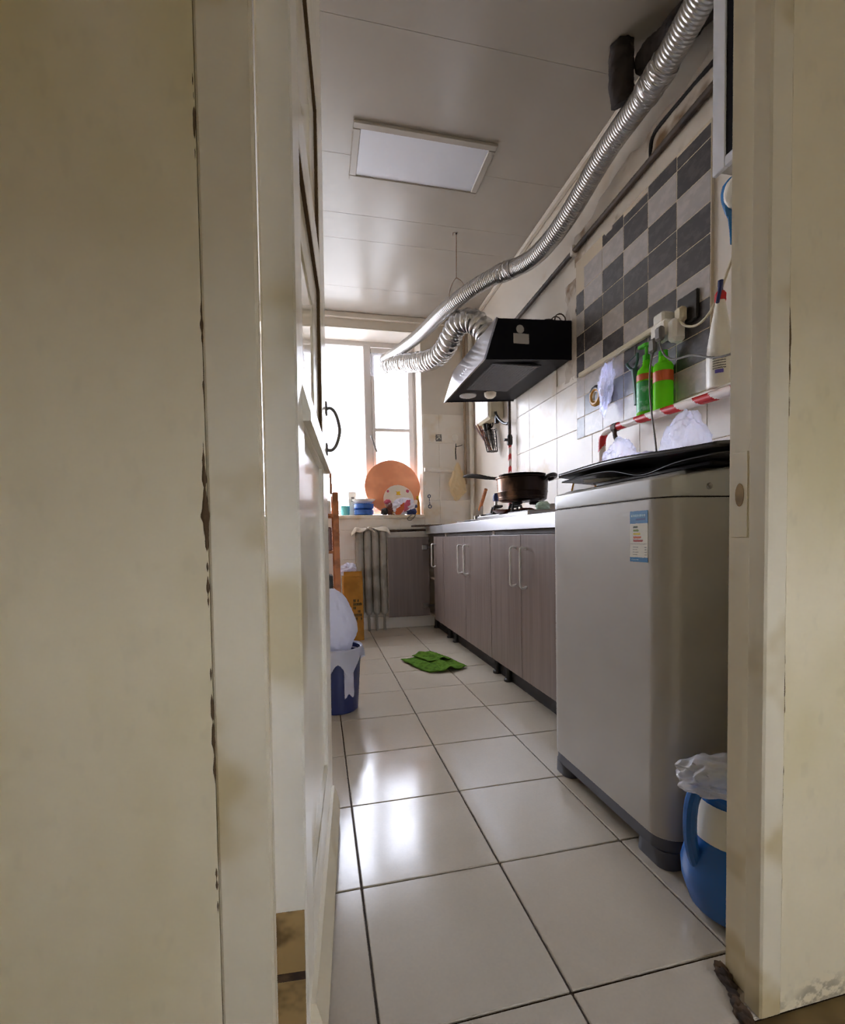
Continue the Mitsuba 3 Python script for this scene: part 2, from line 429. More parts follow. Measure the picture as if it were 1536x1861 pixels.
for a, b in zip(bz[:-1], bz[1:]):
    for c, d in zip(bx[:-1], bx[1:]):
        parts = [(c, d, a, min(b, 2))]
        if b > WZ0 - 0.03:
            if d <= WX0 or c >= WX1: pass
            elif c < WX0: parts = []
            elif d > WX1: parts = [(WX1 + 0.001, d, a, b)] + ([(c, WX1, a, WZ0 - 0.03)] if a < WZ0 - 0.05 else [])
            else: parts = [(c, d, a, WZ0 - 0.03)] if a < WZ0 - 0.05 else []
        for (p, q, r, s) in parts:
            add('tile', box(p + 0.0008, q - 0.0008, YB - 0.006, YB, r + 0.0008, s - 0.0008, 0.0012), 'mat_white_tile', False, 'wall_back')
add('baseboard_back', box(XL, W, YB - 0.012, YB, 0, 0.108, 0.003), 'mat_white_tile', False, kind='structure', label='low tiled skirting under the window wall')

# grey mosaic patch on the right wall, one entry per tile
M_DY, M_DZ, M_Y, M_Z = 0.1592, 0.1074, 1.414, 2.150
pattern = {  # column -> rows from -1 (above H0) to 7 : d dark, l light
    0: 'dldl'[:0] + 'dd' + 'ldd' + 'l' + 'ddl', 1: 'dl' + 'ddl' + 'd' + 'dll', 2: 'dd' + 'ldd' + 'l' + 'ddl', 3: 'dl' + 'ddl' + 'd' + 'lll', 4: ' l' + 'lddl'[:3] + 'l' + 'ldl', 5: '  ' + 'dld' + 'l' + 'ldd'}
# rows listed top down: row -1, 0, 1, 2, 3, 4, 5, 6, 7
pattern[0] = 'ddlddlddl'
pattern[1] = 'dlddldddl'
pattern[2] = 'ddlddlddl'
pattern[3] = 'dldddlddl'.replace('dldddl', 'dlddld')[:6] + 'ldl'
pattern[4] = ' lldddl'[:3] + 'd' + 'd' + 'l' + 'ldl'
pattern[5] = '  dlddlld'
add('mosaic_bed', box(W - 0.0111, W, MY0 - 0.002, MY1, M_Z - 8 * M_DZ, M_Z + 0.06), 'mat_grout_light', False, 'wall_right', label='grout bed of the grey mosaic')
for col in range(6):
    y0, y1 = M_Y + col * M_DY, min(M_Y + (col + 1) * M_DY, MY1)
    for r in range(9):
        ch = pattern[col][r]
        if ch == ' ': continue
        zt, zb = M_Z - (r - 1) * M_DZ, M_Z - r * M_DZ
        if r == 0:
            zt = zb + 0.055 * (0.9 + 0.2 * math.sin(col * 2.3))
        add('mosaic_tile', box(W - 0.012, W, y0 + 0.0013, y1 - 0.0013, zb + 0.0013, zt - 0.0013, 0.0012), 'mat_dark_mosaic' if ch == 'd' else 'mat_grey_mosaic', False, 'wall_right')
# rough mortar patch above the mosaic and by the hood
u, v = np.meshgrid(np.linspace(0, 1, 60), np.linspace(0, 1, 26), indexing='ij')
nz = meshkit.fbm(np.stack([u * 9, v * 4, u * 0], -1), 4, 3)
P = np.stack([W - 0.004 - 0.012 * nz, 1.40 + 0.90 * u, 2.19 + (0.24 + 0.05 * (meshkit.noise(np.stack([u * 12, v * 0, u * 0], -1), 5) - .5) - 0.10 * u ** 2) * v], -1)
add('mortar_patch', sheet(P), 'mat_patch', True, 'wall_right', label='rough grey mortar left where wall tiles fell off')
P = np.stack([W - 0.003 - 0.012 * nz, 2.25 + 0.12 * v + 0.05 * nz, 1.62 + 0.52 * u], -1)
add('mortar_patch', sheet(P), 'mat_patch', True, 'wall_right', label='stained mortar strip beside the range hood')

# ------------------------------------------------------------------ window
win = thing('window_1', 'bright white framed sliding window above the sill', kind='structure')
sx = [WX0, -0.40, 0.04, 0.475, WX1]
add('frame', cat(box(WX0, WX1, YW - 0.03, YW + 0.04, WZ0 + 0.02, WZ0 + 0.06, 0.004), box(WX0, WX1, YW - 0.03, YW + 0.04, WZ1 - 0.05, WZ1, 0.004),
                 box(WX0, WX0 + 0.045, YW - 0.03, YW + 0.04, WZ0, WZ1, 0.004), box(WX1 - 0.03, WX1, YW - 0.03, YW + 0.04, WZ0, WZ1, 0.004)), 'mat_white_frame', False, win)
for k, x in enumerate(sx[1:4]):
    add('mullion', box(x - 0.035, x + 0.035, YW - 0.035, YW + 0.04, WZ0 + 0.03, WZ1 - 0.03, 0.006), 'mat_white_frame', False, win)
for k in range(4):
    a, b = sx[k] + 0.03, sx[k + 1] - 0.03
    add('glass_pane', box(a, b, YW + 0.008, YW + 0.0082, WZ0 + 0.05, WZ1 - 0.04)if False else trimesh.Trimesh([(a, YW + .01, WZ0 + .05), (b, YW + .01, WZ0 + .05), (b, YW + .01, WZ1 - .04), (a, YW + .01, WZ1 - .04)], [(0, 1, 2), (0, 2, 3)], process=False), 'mat_glass', False, win)
# sash of the right hand light, with a transom bar
a, b = 0.510, 0.886
add('sash', cat(box(a, a + 0.025, YW - 0.045, YW - 0.005, WZ0 + 0.06, WZ1 - 0.06, 0.004), box(b - 0.045, b, YW - 0.045, YW - 0.005, WZ0 + 0.06, WZ1 - 0.06, 0.004),
                box(a, b, YW - 0.045, YW - 0.005, WZ1 - 0.125, WZ1 - 0.06, 0.004), box(a, b, YW - 0.045, YW - 0.005, WZ0 + 0.06, WZ0 + 0.10, 0.004),
                box(a, b, YW - 0.045, YW - 0.01, 1.752, 1.782, 0.004)), 'mat_white_frame', False, win)
add('handle', tube(spline([(0.49, YW - 0.05, 1.70), (0.49, YW - 0.085, 1.69), (0.51, YW - 0.09, 1.63), (0.535, YW - 0.085, 1.56)], 20), 0.009, 8), 'mat_grey_lead', 30, win, label='grey window latch handle')
add('sill', box(WX0 - 0.0, WX1 + 0.0, YB - 0.035, YW - 0.03, WZ0 - 0.03, WZ0, 0.006), 'mat_white_tile', False, win, label='white tiled window sill')
add('soffit_tile', box(WX0, WX1, YB + 0.002, YW - 0.03, WZ1 - 0.008, WZ1, 0.002), 'mat_white_tile', False, win)
add('reveal', box(WX1 - 0.006, WX1, YB + 0.002, YW - 0.03, WZ0, WZ1 - 0.01, 0.002), 'mat_white_tile', False, win)

# ------------------------------------------------------------------ wall with the doorway and door
DX0, DX1 = -0.125, 0.709
wl = box(HX0 - 0.1, DX0, YD, YD + 0.09, 0, ZC + 0.1)
wl.vertices[wl.vertices[:, 0] > DX0 - 0.01] += np.column_stack([0.012 * (wl.vertices[wl.vertices[:, 0] > DX0 - 0.01][:, 2] - 0.8), np.zeros(4), np.zeros(4)])
add('wall_front_left', wl, 'mat_hall_wall', False, kind='structure', label='cream painted wall left of the doorway')
add('wall_front_right', box(DX1, HX1 + 0.1, YD, YD + 0.09, 0, ZC + 0.1), 'mat_hall_wall', False, kind='structure', label='yellowed cream wall right of the doorway')
add('wall_front_lintel', box(DX0 + 0.025, DX1, YD, YD + 0.09, 2.42, ZC + 0.1), 'mat_hall_wall', False, kind='structure', label='wall above the doorway')
door = thing('door_1', 'cream painted kitchen door standing open with glass panes in its frame', kind='structure')


def lean(m, k=0.012):
    v = np.array(m.vertices)
    v[:, 0] += k * (v[:, 2] - 0.8)
    return trimesh.Trimesh(v, m.faces, process=False)


def wob(y0, z0, z1, n, amp, seed, x, w, y=None):
    """A thin ragged crack line running up a wall face: a strip with depth."""
    z = np.linspace(z0, z1, n)
    off = amp * (meshkit.fbm(np.stack([z * 9, z * 0 + seed, z * 0], -1), 3, seed) - .5) * 2
    wid = w * (0.15 + 1.5 * np.clip(meshkit.fbm(np.stack([z * 11, z * 0 + seed + 3, z * 0], -1), 3, seed + 1) - 0.45, 0, 1) / 0.30)
    wid = wid * (0.35 + 1.1 * meshkit.noise(np.stack([z * 120, z * 0 + seed, z * 0], -1), seed)) 
    wid = wid * np.interp(z, [0, 0.35, 0.5, 1.08, 1.14, 3], [0.35, 0.5, 1, 1, 0.4, 0.3])
    pts = np.stack([x + off, z * 0 + y0, z], 1)
    return tube(pts, wid, 6)


# left jamb: lip in front, rebate behind
add('jamb', lean(cat(box(DX0 + 0.001, -0.0632, YD - 0.003, YD + 0.016, 0, 2.42, 0.003), box(DX0 + 0.001, -0.088, YD + 0.012, YD + 0.075, 0, 2.42, 0.002))), 'mat_frame_paint', False, door, label='painted hinge side door jamb')
add('jamb', cat(box(0.667, DX1 - 0.001, YD - 0.003, YD + 0.029, 0.0, 2.42, 0.003), box(0.681, DX1 - 0.001, YD + 0.028, YD + 0.080, 0.0, 2.42, 0.003)), 'mat_frame_paint', False, door, label='painted latch side door jamb with a worn strike hole')
add('jamb', box(DX0, DX1, YD - 0.003, YD + 0.075, 2.36, 2.42, 0.003), 'mat_frame_paint', False, door, label='door head')
add('crack', lean(wob(YD + 0.0008, 0.05, 2.2, 700, 0.0030, 3, -0.1258, 0.0022)), 'mat_crack', True, door, label='dark ragged crack between jamb and wall')
add('crack', wob(YD + 0.0006, 0.05, 2.2, 220, 0.002, 8, 0.7100, 0.0009), 'mat_crack', True, door, label='thin crack between jamb and wall')
add('strike_hole', lathe([(0, 0), (0.010, 0), (0.010, 0.002), (0, 0.002)], (0, 0, 0), 16, 'x'), 'mat_raw_wood', 30, door, label='bare wood oval strike hole')
scene[door + '__strike_hole']['to_world'] = T().translate([0.6785, 0.640, 0.845]).scale([1, 0.8, 1.9])
add('strike_plate', box(0.6793, 0.6812, 0.626, 0.656, 0.775, 0.915, 0.0006), 'mat_frame_paint', False, door, label='painted over strike plate')
# rotten foot of the latch side jamb
add('rotten_foot', cat(*[blob((0.676 - 0.036 * t, 0.665 - 0.085 * t, 0.006), (0.007 + 0.003 * math.sin(9 * t), 0.016, 0.007 + 0.005 * math.cos(7 * t)), 20 + k, 0.5, 2.5, 0.0, 2) for k, t in enumerate(np.linspace(0, 1, 9))]), 'mat_rot', True, door, label='rotten dark wood at the foot of the jamb')

# door leaf, opened 95 degrees into the kitchen: local u along the leaf, w across its thickness, z up
HNG, DIRV = np.array([-0.0245, 0.664]), np.array([0.0750, 0.99718])
NRM = np.array([DIRV[1], -DIRV[0]])            # towards the room side (visible face)


def leaf(m):
    """(u, w, z) -> world: u metres from the hinge edge, w out of the visible face."""
    v = np.array(m.vertices)
    xy = HNG + v[:, :1] * DIRV + v[:, 1:2] * NRM
    m2 = trimesh.Trimesh(np.column_stack([xy, v[:, 2]]), m.faces, process=False)
    if m2.volume < 0: m2.invert()
    return lean(m2, 0.014)


LT, LW, LH = 0.046, 0.70, 2.33
lf = door + '__leaf'
P0, P1 = 0.085, 0.515                          # panel width range along u
panes = [(1.045, 1.385), (1.47, 1.80)]
frame = [box(0, P0, -LT, 0, 0.012, LH, 0.003), box(P1, LW, -LT, 0, 0.012, LH, 0.004), box(P0 - .002, P1 + .002, -LT, 0, 0.012, 0.22, 0.002),
         box(P0 - .002, P1 + .002, -LT, 0, 0.96, panes[0][0], 0.002), box(P0 - .002, P1 + .002, -LT, 0, panes[0][1], panes[1][0], 0.002), box(P0 - .002, P1 + .002, -LT, 0, panes[1][1], LH, 0.002)]
scene[lf] = mikit.ply(leaf(cat(*frame)), 'mat_door_paint')
add('lower_panel', leaf(cat(box(P0 - .005, P1 + .005, -LT + .008, -0.010, 0.21, 0.97, 0.003))), 'mat_door_paint', False, lf)
add('ledge_moulding', leaf(cat(prism([(-0.002, 0.965), (0.012, 0.965), (0.012, 0.978), (0.0, 1.02), (-0.002, 1.02)], 'x', P0 - 0.02, P1 + 0.13))), 'mat_door_paint', False, lf)
for (z0, z1) in panes:
    g0, g1, h0, h1 = P0 + 0.030, P1 - 0.125, z0 + 0.012, z1 - 0.095
    sash = [box(P0 + .003, g0, -0.030, -0.0085, z0 + .003, z1 - .003, 0.001), box(g1, P1 - .003, -0.030, -0.0085, z0 + .003, z1 - .003, 0.001),
            box(g0, g1, -0.030, -0.0085, z0 + .003, h0, 0.001), box(g0, g1, -0.030, -0.0085, h1, z1 - .003, 0.001)]
    add('sash', leaf(cat(*sash)), 'mat_door_paint', False, lf, label='narrow inner sash of the door panel')
    add('glass', leaf(trimesh.Trimesh([(g0, -0.0115, h0), (g1, -0.0115, h0), (g1, -0.0115, h1), (g0, -0.0115, h1)], [(0, 1, 2), (0, 2, 3)], process=False)), 'mat_glass', False, lf)
    add('sash_gap', leaf(cat(box(P1 - .002, P1, -0.021, -0.0015, z0, z1), box(P0, P0 + .002, -0.021, -0.004, z0, z1), box(P0, P1, -0.021, -0.0015, z1 - 0.002, z1))), 'mat_crack', False, lf, label='dark gap around the sash')
add('drip_bar', leaf(cat(prism([(-0.002, 0.016), (0.022, 0.016), (0.022, 0.05), (0.008, 0.10), (-0.002, 0.10)], 'x', 0.02, LW - 0.06))), 'mat_frame_paint', False, lf, label='worn drip bar along the door bottom')
hd = tube(spline([(LW - 0.028, 0.0, 1.145), (LW - 0.026, 0.022, 1.142), (LW - 0.022, 0.036, 1.10), (LW - 0.022, 0.036, 1.08), (LW - 0.026, 0.022, 1.04), (LW - 0.028, 0.0, 1.037)], 30), 0.0045, 8)
add('handle', leaf(cat(hd, box(LW - 0.042, LW - 0.014, -0.001, 0.004, 1.13, 1.165, 0.002), box(LW - 0.042, LW - 0.014, -0.001, 0.004, 1.02, 1.052, 0.002))), 'mat_grey_lead', 30, lf, label='dark curved metal pull')
# patched bare wood at the foot of the hinge edge
add('bare_wood_block', leaf(cat(box(-0.0015, 0.004, -LT + 0.003, -0.004, 0.172, 0.262, 0.001), box(-0.0015, 0.004, -LT + 0.003, -0.004, 0.03, 0.160, 0.001))), 'mat_raw_wood', False, lf, label='bare yellowed wood at the foot of the hinge edge')
add('notch', leaf(box(-0.001, 0.004, -LT + 0.003, -0.004, 0.160, 0.172)), 'mat_rot', False, lf, label='dark notch across the bare wood')

# ------------------------------------------------------------------ base cabinets and worktop
CX, CZ0, CZ1 = 0.932, 0.112, 0.789


def cab_handle(y, z0=0.552, z1=0.725):
    p = spline([(CX, y, z1), (CX - 0.026, y, z1 + 0.004), (CX - 0.032, y, z1 - 0.02)], 12)
    q = spline([(CX - 0.032, y, z0 + 0.02), (CX - 0.026, y, z0 - 0.004), (CX, y, z0)], 12)
    return tube(np.vstack([p, q]), 0.0052, 8)


def cabinet(y0, y1, doors, label, open_box=False):
    c = thing('base_cabinet', label, 'cabinet', 'base cabinets under the worktop')
    t = 0.016
    add('body', cat(box(CX + 0.002, W - 0.01, y0, y0 + t, CZ0, 0.812), box(CX + 0.002, W - 0.01, y1 - t, y1, CZ0, 0.812), box(CX + 0.002, W - 0.01, y0, y1, CZ0, CZ0 + t),
                    box(W - 0.03, W - 0.01, y0, y1, CZ0, 0.812)) , 'mat_cabinet_inside', False, c)
    add('top_rail', box(CX + 0.004, CX + 0.02, y0, y1, 0.792, 0.813), 'mat_dark_rail', False, c, label='dark rail above the doors')
    if open_box:
        add('shelf', box(CX + 0.01, W - 0.03, y0 + t, y1 - t, 0.425, 0.441), 'mat_cabinet_edge', False, c)
    for d in doors:
        k = add('door', box(CX - 0.018, CX, d[0] + 0.0015, d[1] - 0.0015, CZ0, CZ1, 0.0015), 'mat_cabinet', False, c)
        add('handle', cab_handle(d[2]).apply_translation((-0.018, 0, 0)), 'mat_handle', 30, k, label='pale satin bow handle')
    for y in (y0 + 0.08, y1 - 0.08):
        add('foot', lathe([(0, 0), (0.024, 0), (0.024, 0.012), (0.017, 0.02), (0.017, CZ0), (0, CZ0)], (0.978, y, 0), 14), 'mat_black', 30, c, label='black plastic foot')
    add('shade_board', box(0.990, 1.005, y0, y1, 0.0, CZ0 + 0.002), 'mat_black', False, c, label='black board standing in for the shade under the cabinet')  # board added to paint in the black shade below the doors
    return c


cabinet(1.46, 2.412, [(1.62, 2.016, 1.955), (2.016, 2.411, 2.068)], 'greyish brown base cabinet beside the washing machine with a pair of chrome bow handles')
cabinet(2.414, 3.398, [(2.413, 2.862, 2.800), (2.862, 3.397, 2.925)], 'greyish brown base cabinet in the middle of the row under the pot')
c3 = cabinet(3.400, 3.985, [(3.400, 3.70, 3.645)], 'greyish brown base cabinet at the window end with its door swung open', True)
k = add('open_door', box(0.565, 0.924, 3.905, 3.922, CZ0, CZ1, 0.0015), 'mat_cabinet', False, c3, label='cabinet door swung open against the window wall')
add('edge_band', box(0.561, 0.565, 3.904, 3.923, CZ0, CZ1), 'mat_cabinet_edge', False, k, label='pale edge band')
for z in (0.20, 0.70):
    add('hinge', cat(box(0.86, 0.905, 3.885, 3.905, z - 0.02, z + 0.02, 0.004), box(0.905, 0.955, 3.88, 3.90, z - 0.008, z + 0.008)), 'mat_steel', False, k, label='steel cup hinge')
add('jar', lathe([(0, 0), (0.035, 0), (0.038, 0.01), (0.038, 0.055), (0.03, 0.065), (0, 0.066)], (0.985, 3.74, 0.441), 18), 'mat_ivory', 40, label='small pale jar on the shelf inside the open base cabinet', category='jar')

wt = thing('worktop', 'long white worktop with a bright front edge over the brown cabinets', 'worktop')
add('edge_strip', box(0.9115, 0.9155, 1.455, 4.008, 0.8145, 0.8765, 0.001), 'mat_alu_edge', False, wt, label='bright metal edge strip')
add('slab', box(0.915, W - 0.008, 1.455, 4.008, 0.815, 0.876, 0.004), 'mat_worktop', False, wt)

# ------------------------------------------------------------------ range hood
hood = thing('range_hood', 'black range hood with a shiny slanted front hung on the right wall', 'range hood')
HY0_, HY1_ = 2.33, 3.11
prof = [(0.872, 1.70), (W - 0.013, 1.728), (W - 0.013, 1.935), (0.945, 1.915)]
# side cheeks and top/back as thin shells, open below
def cheek(y0, y1): return prism(prof, 'y', y0, y1)
add('side_panel', cheek(HY0_, HY0_ + 0.012), 'mat_hood_black', False, hood)
add('side_panel', cheek(HY1_ - 0.012, HY1_), 'mat_hood_black', False, hood)
add('top_panel', prism([(0.945, 1.915), (W - 0.013, 1.935), (W - 0.013, 1.925), (0.945, 1.905)], 'y', HY0_ + .012, HY1_ - .012), 'mat_hood_black', False, hood)
add('front_panel', prism([(0.862, 1.699), (0.872, 1.699), (0.945, 1.917), (0.935, 1.919)], 'y', HY0_ - 0.004, HY1_ + 0.004), 'mat_mirror_panel', False, hood, label='mirror bright slanted front panel')
zb = lambda x: 1.70 + 0.028 * (x - 0.872) / (W - 0.013 - 0.872)
add('underside', prism([(0.875, zb(0.875) + 0.004), (W - 0.014, zb(W) + 0.004), (W - 0.014, zb(W) + 0.012), (0.875, zb(0.875) + 0.012)], 'y', HY0_ + .012, HY1_ - .012), 'mat_hood_black', False, hood)
fz = 1.700
gx = np.linspace(0.94, 1.20, 14); gy = np.linspace(2.40, 2.83, 26)
mesh_f = [box(0.925, 1.215, 2.385, 2.845, zb(1.07) - 0.004, zb(1.07) + 0.003, 0.002)]
add('filter', mesh_f[0], 'mat_filter', False, hood, label='grey metal mesh filter')
bars = cat(*[box(0.935, 1.205, y - 0.0035, y + 0.0035, zb(1.07) - 0.0075, zb(1.07) - 0.0035) for y in np.linspace(2.40, 2.83, 24)], *[box(x - 0.003, x + 0.003, 2.395, 2.835, zb(1.07) - 0.007, zb(1.07) - 0.0038) for x in np.linspace(0.945, 1.195, 15)])
add('filter_grid', bars, 'mat_grid', False, hood + '__filter')
add('lamp_glass', lathe([(0, -0.004), (0.052, -0.004), (0.056, 0.0), (0.056, 0.006), (0, 0.006)], (0.985, 2.965, zb(0.985)), 28), 'mat_label_silver', 30, hood, label='round silver lamp cover')
cup = lathe([(0, -0.034), (0.022, -0.032), (0.036, -0.020), (0.040, 0.0), (0, 0.002)], (1.115, 2.90, zb(1.1) - 0.002), 28)
add('oil_cup', cup, 'mat_ivory', 40, hood, label='white oil cup under the hood')
add('round_sticker', lathe([(0, 0), (0.022, 0), (0.022, 0.001), (0, 0.001)], (1.068, HY0_ - 0.0002, 1.868), 24, 'y').apply_translation((0, -0.001, 0)), 'mat_label_silver', 30, hood, label='small round silver sticker')
add('rating_plate', box(1.03, 1.118, HY0_ - 0.0012, HY0_, 1.793, 1.846), 'mat_label_silver', False, hood, label='square silver rating plate')
wt2 = cat(ring((1.325, 2.375, 1.956), 0.032, 0.0035, 'y', 24, 6), ring((1.315, 2.40, 1.954), 0.030, 0.003, 'y', 24, 6), tube(spline([(1.29, 2.37, 1.945), (1.25, 2.38, 1.955), (1.22, 2.40, 1.943)], 12), 0.003, 6))
add('wire_coil', wt2, 'mat_pipe_brown', 30, hood, label='loose brown wire coil on the hood top')
for k in range(4):
    add('button', lathe([(0, 0), (0.008, 0), (0.007, 0.006), (0, 0.006)], (0, 0, 0), 12), 'mat_black_plastic', 30, hood)
    kk = hood + '__button' + (f'_{k:03d}' if k else '')
    scene[kk]['to_world'] = T().translate([0.893, 2.70 + 0.035 * k, 1.78]).rotate([0, 1, 0], -108)

# ------------------------------------------------------------------ foil ducts
def duct(pts, r, n, pitch, depth, seed, crumple=0.0, sides=18):
    p = spline(pts, n)
    L = np.concatenate([[0], np.cumsum(np.linalg.norm(np.diff(p, axis=0), axis=1))])
    ph = (L / pitch) % 1.0
    rad = r * (1 - depth * np.abs(ph * 2 - 1) ** 2)
    ang = np.arange(sides) / sides * 2 * np.pi
    q = np.stack([np.broadcast_to(L[:, None] * 16, (n, sides)), np.broadcast_to(np.cos(ang)[None] * 1.6, (n, sides)), np.broadcast_to(np.sin(ang)[None] * 1.6, (n, sides))], -1)
    rad = rad[:, None] * (1 + crumple * (meshkit.fbm(q * 2.2, 3, seed) - .5))
    return tube(p, rad, sides)


dmain = [(1.20, 1.05, 2.47), (1.215, 1.303, 2.44), (1.238, 1.55, 2.415), (1.248, 1.832, 2.415), (1.238, 2.13, 2.340), (1.18, 2.43, 2.292), (1.08, 2.66, 2.325), (0.888, 2.90, 2.270), (0.79, 3.42, 2.29), (0.66, 4.10, 2.365), (0.63, 4.245, 2.385)]
md = thing('foil_duct', 'long thin silver foil duct running under the ceiling along the right wall to the window', 'duct')
pm = spline(dmain, 400)
add('hose', duct(dmain, 0.0475, 1500, 0.0125, 0.075, 2, 0.06), 'mat_foil', True, md)
for idx in (57, 190):
    seg = pm[idx - 7: idx + 8]
    q = spline(seg, 60)
    r = 0.0515 * (1 + 0.22 * (meshkit.fbm(np.stack(np.broadcast_arrays(np.arange(60)[:, None] * .3, np.arange(18)[None] * .9, np.zeros((1, 1))), -1), 3, idx) - .5))
    add('tape_collar', tube(q, r, 18), 'mat_foil', 25, md, label='crumpled foil tape around the duct joint')
dh = [(1.10, 2.84, 1.935), (1.09, 2.84, 2.02), (1.045, 2.86, 2.11), (0.985, 2.91, 2.165), (0.93, 3.0, 2.165), (0.905, 3.10, 2.11), (0.88, 3.24, 2.075), (0.83, 3.45, 2.10), (0.76, 3.75, 2.19), (0.67, 4.10, 2.285), (0.645, 4.245, 2.31)]
hdk = thing('foil_duct', 'wide crinkled silver foil duct bending from the range hood top to the window', 'duct')
add('hose', duct(dh, 0.074, 800, 0.040, 0.13, 5, 0.26, 24), 'mat_foil', True, hdk)
add('outlet', lathe([(0.07, 0), (0.075, 0), (0.075, 0.05), (0.07, 0.05)], (1.10, 2.84, 1.924), 24), 'mat_black_plastic', 30, hdk, label='black outlet ring on the hood top')
# pane cut-out plate where both ducts leave through the window
add('duct_outlet_plate', box(0.50, 0.80, YW - 0.065, YW - 0.055, 2.24, 2.44, 0.003), 'mat_clear_film', False, label='clear plastic plate in the window where the foil ducts end', category='plate')
st = thing('hanging_string', 'thin brown string hanging the thin foil duct from the ceiling', 'string')
add('cord', cat(tube(spline([(0.893, 2.858, ZC - 0.004), (0.890, 2.868, 2.40)], 8), 0.0016, 6), tube(spline([(0.890, 2.868, 2.40), (0.85, 2.862, 2.33), (0.842, 2.862, 2.26)], 10), 0.0016, 6),
                tube(spline([(0.890, 2.868, 2.40), (0.93, 2.862, 2.37), (0.948, 2.862, 2.28)], 10), 0.0016, 6), tube(spline([(0.893, 2.858, 2.662), (0.87, 2.84, 2.655), (0.862, 2.83, 2.63)], 10), 0.0014, 6)), 'mat_string', 30, st)
add('nail', lathe([(0, 0), (0.006, 0), (0.006, 0.004), (0, 0.004)], (0.893, 2.858, ZC - 0.010), 10), 'mat_black', 30, st)
# insulated pipe stub from the ceiling and lagged pipe behind the duct
add('insulated_pipe_stub', cat(duct([(1.200, 1.67, 2.667), (1.203, 1.675, 2.60), (1.208, 1.68, 2.53), (1.225, 1.69, 2.475)], 0.045, 40, 0.05, 0.05, 9, 0.5, 18), ), 'mat_dark_foam', True, label='dark foam wrapped pipe stub dropping from the ceiling', category='pipe')
add('lagged_pipe', duct([(1.31, 1.15, 2.52), (1.305, 1.333, 2.53), (1.30, 1.46, 2.55), (1.295, 1.56, 2.575), (1.292, 1.65, 2.59)], 0.058, 120, 0.13, 0.16, 12, 0.40, 18), 'mat_dark_foam', True, label='dark lagged pipe running behind the foil duct by the ceiling', category='pipe')

# ------------------------------------------------------------------ pipes on the walls
wp = thing('wall_pipe', 'long dark brown pipe slanting along the upper right wall to the range hood', 'pipe')
add('tube', tube(spline([(1.352, 0.95, 2.305), (1.352, 1.39, 2.292), (1.352, 2.16, 2.268), (1.352, 2.95, 2.245), (1.352, 3.30, 2.24)], 40), 0.0135, 12), 'mat_pipe_brown', 30, wp)
add('clip', box(1.338, W - 0.001, 2.265, 2.295, 2.245, 2.295, 0.004), 'mat_pipe_white', False, wp)
add('black_cable', tube(np.vstack([spline([(1.371, 1.36, 2.388), (1.371, 1.66, 2.394)], 20), spline([(1.371, 1.69, 2.391), (1.371, 1.712, 2.37), (1.372, 1.715, 2.30)], 12)]), 0.0095, 8), 'mat_black', 30, label='short black cable running above the brown wall pipe', category='cable')
gp = thing('gas_pipe', 'upright gas pipe by the gas meter, black above, red and white striped below', 'pipe')
add('tube', tube([(1.337, 3.11, 1.735), (1.337, 3.11, 1.47)], 0.011, 12), 'mat_pipe_brown', 30, gp)
add('valve', cat(lathe([(0, 0), (0.014, 0), (0.02, 0.01), (0.02, 0.06), (0.014, 0.075), (0, 0.075)], (1.337, 3.11, 1.42), 14), box(1.295, 1.335, 3.10, 3.12, 1.45, 1.466, 0.003)), 'mat_black_plastic', 30, gp)


def striped(pts, r, n, pitch, slant=0.35, sides=20):
    """Two meshes: white tape and red tape wound helically round a pipe."""
    t = tube(spline(pts, n), r, sides)
    p = spline(pts, n)
    L = np.concatenate([[0], np.cumsum(np.linalg.norm(np.diff(p, axis=0), axis=1))])
    c = t.triangles_center
    f = np.array(t.faces)
    nn = n * sides
    ring_id = np.minimum(f.min(1) // sides, n - 1)
    side = (f.min(1) % sides) / sides
    s = L[ring_id] / pitch + slant * np.abs(side * 2 - 1)
    red = (s % 1.0) < 0.45
    out = []
    for mask in (red, ~red):
        m = trimesh.Trimesh(t.vertices, f[mask], process=False)
        m.remove_unreferenced_vertices()
        out.append(m)
    return out


a, b = striped([(1.337, 3.11, 1.42), (1.337, 3.12, 0.90)], 0.012, 140, 0.085)
add('red_tape', a, 'mat_tape_red', 30, gp, label='red tape bands'); add('white_tape', b, 'mat_tape_white', 30, gp, label='white tape bands')
rp = thing('striped_pipe', 'bent gas pipe in red and white striped tape on the tiles above the washing machine', 'pipe')
a, b = striped([(1.285, 1.934, 0.88), (1.285, 1.934, 1.04), (1.285, 1.934, 1.19), (1.285, 1.925, 1.228), (1.285, 1.895, 1.248), (1.285, 1.83, 1.250), (1.285, 1.60, 1.242), (1.285, 1.36, 1.232), (1.285, 1.0, 1.222), (1.285, 0.72, 1.214)], 0.0165, 420, 0.155)
add('red_tape', a, 'mat_tape_red', 30, rp, label='red tape bands'); add('white_tape', b, 'mat_tape_white', 30, rp, label='white tape bands')
add('valve', cat(tube([(1.285, 1.845, 1.25), (1.285, 1.815, 1.249)], 0.0195, 12), tube(spline([(1.28, 1.83, 1.242), (1.272, 1.82, 1.215), (1.27, 1.805, 1.19)], 10), 0.009, 8)), 'mat_pipe_brown', 30, rp)
add('corner_pipe', tube([(1.342, 3.955, 0.878), (1.342, 3.955, 2.64)], 0.0195, 16), 'mat_pipe_white', 30, label='white water pipe standing upright in the far right corner', category='pipe')
add('corner_shadow_strip', tube([(1.292, 3.985, 1.25), (1.292, 3.985, 2.64)], 0.012, 12), 'mat_shadow_tan', 30, label='thin tan upright standing in for the shadow beside the white corner pipe', category='pipe')  # upright added in tan to draw the shadow in the wall corner
hp = thing('horizontal_pipe', 'short white pipe lying level on the wall right of the window', 'pipe')
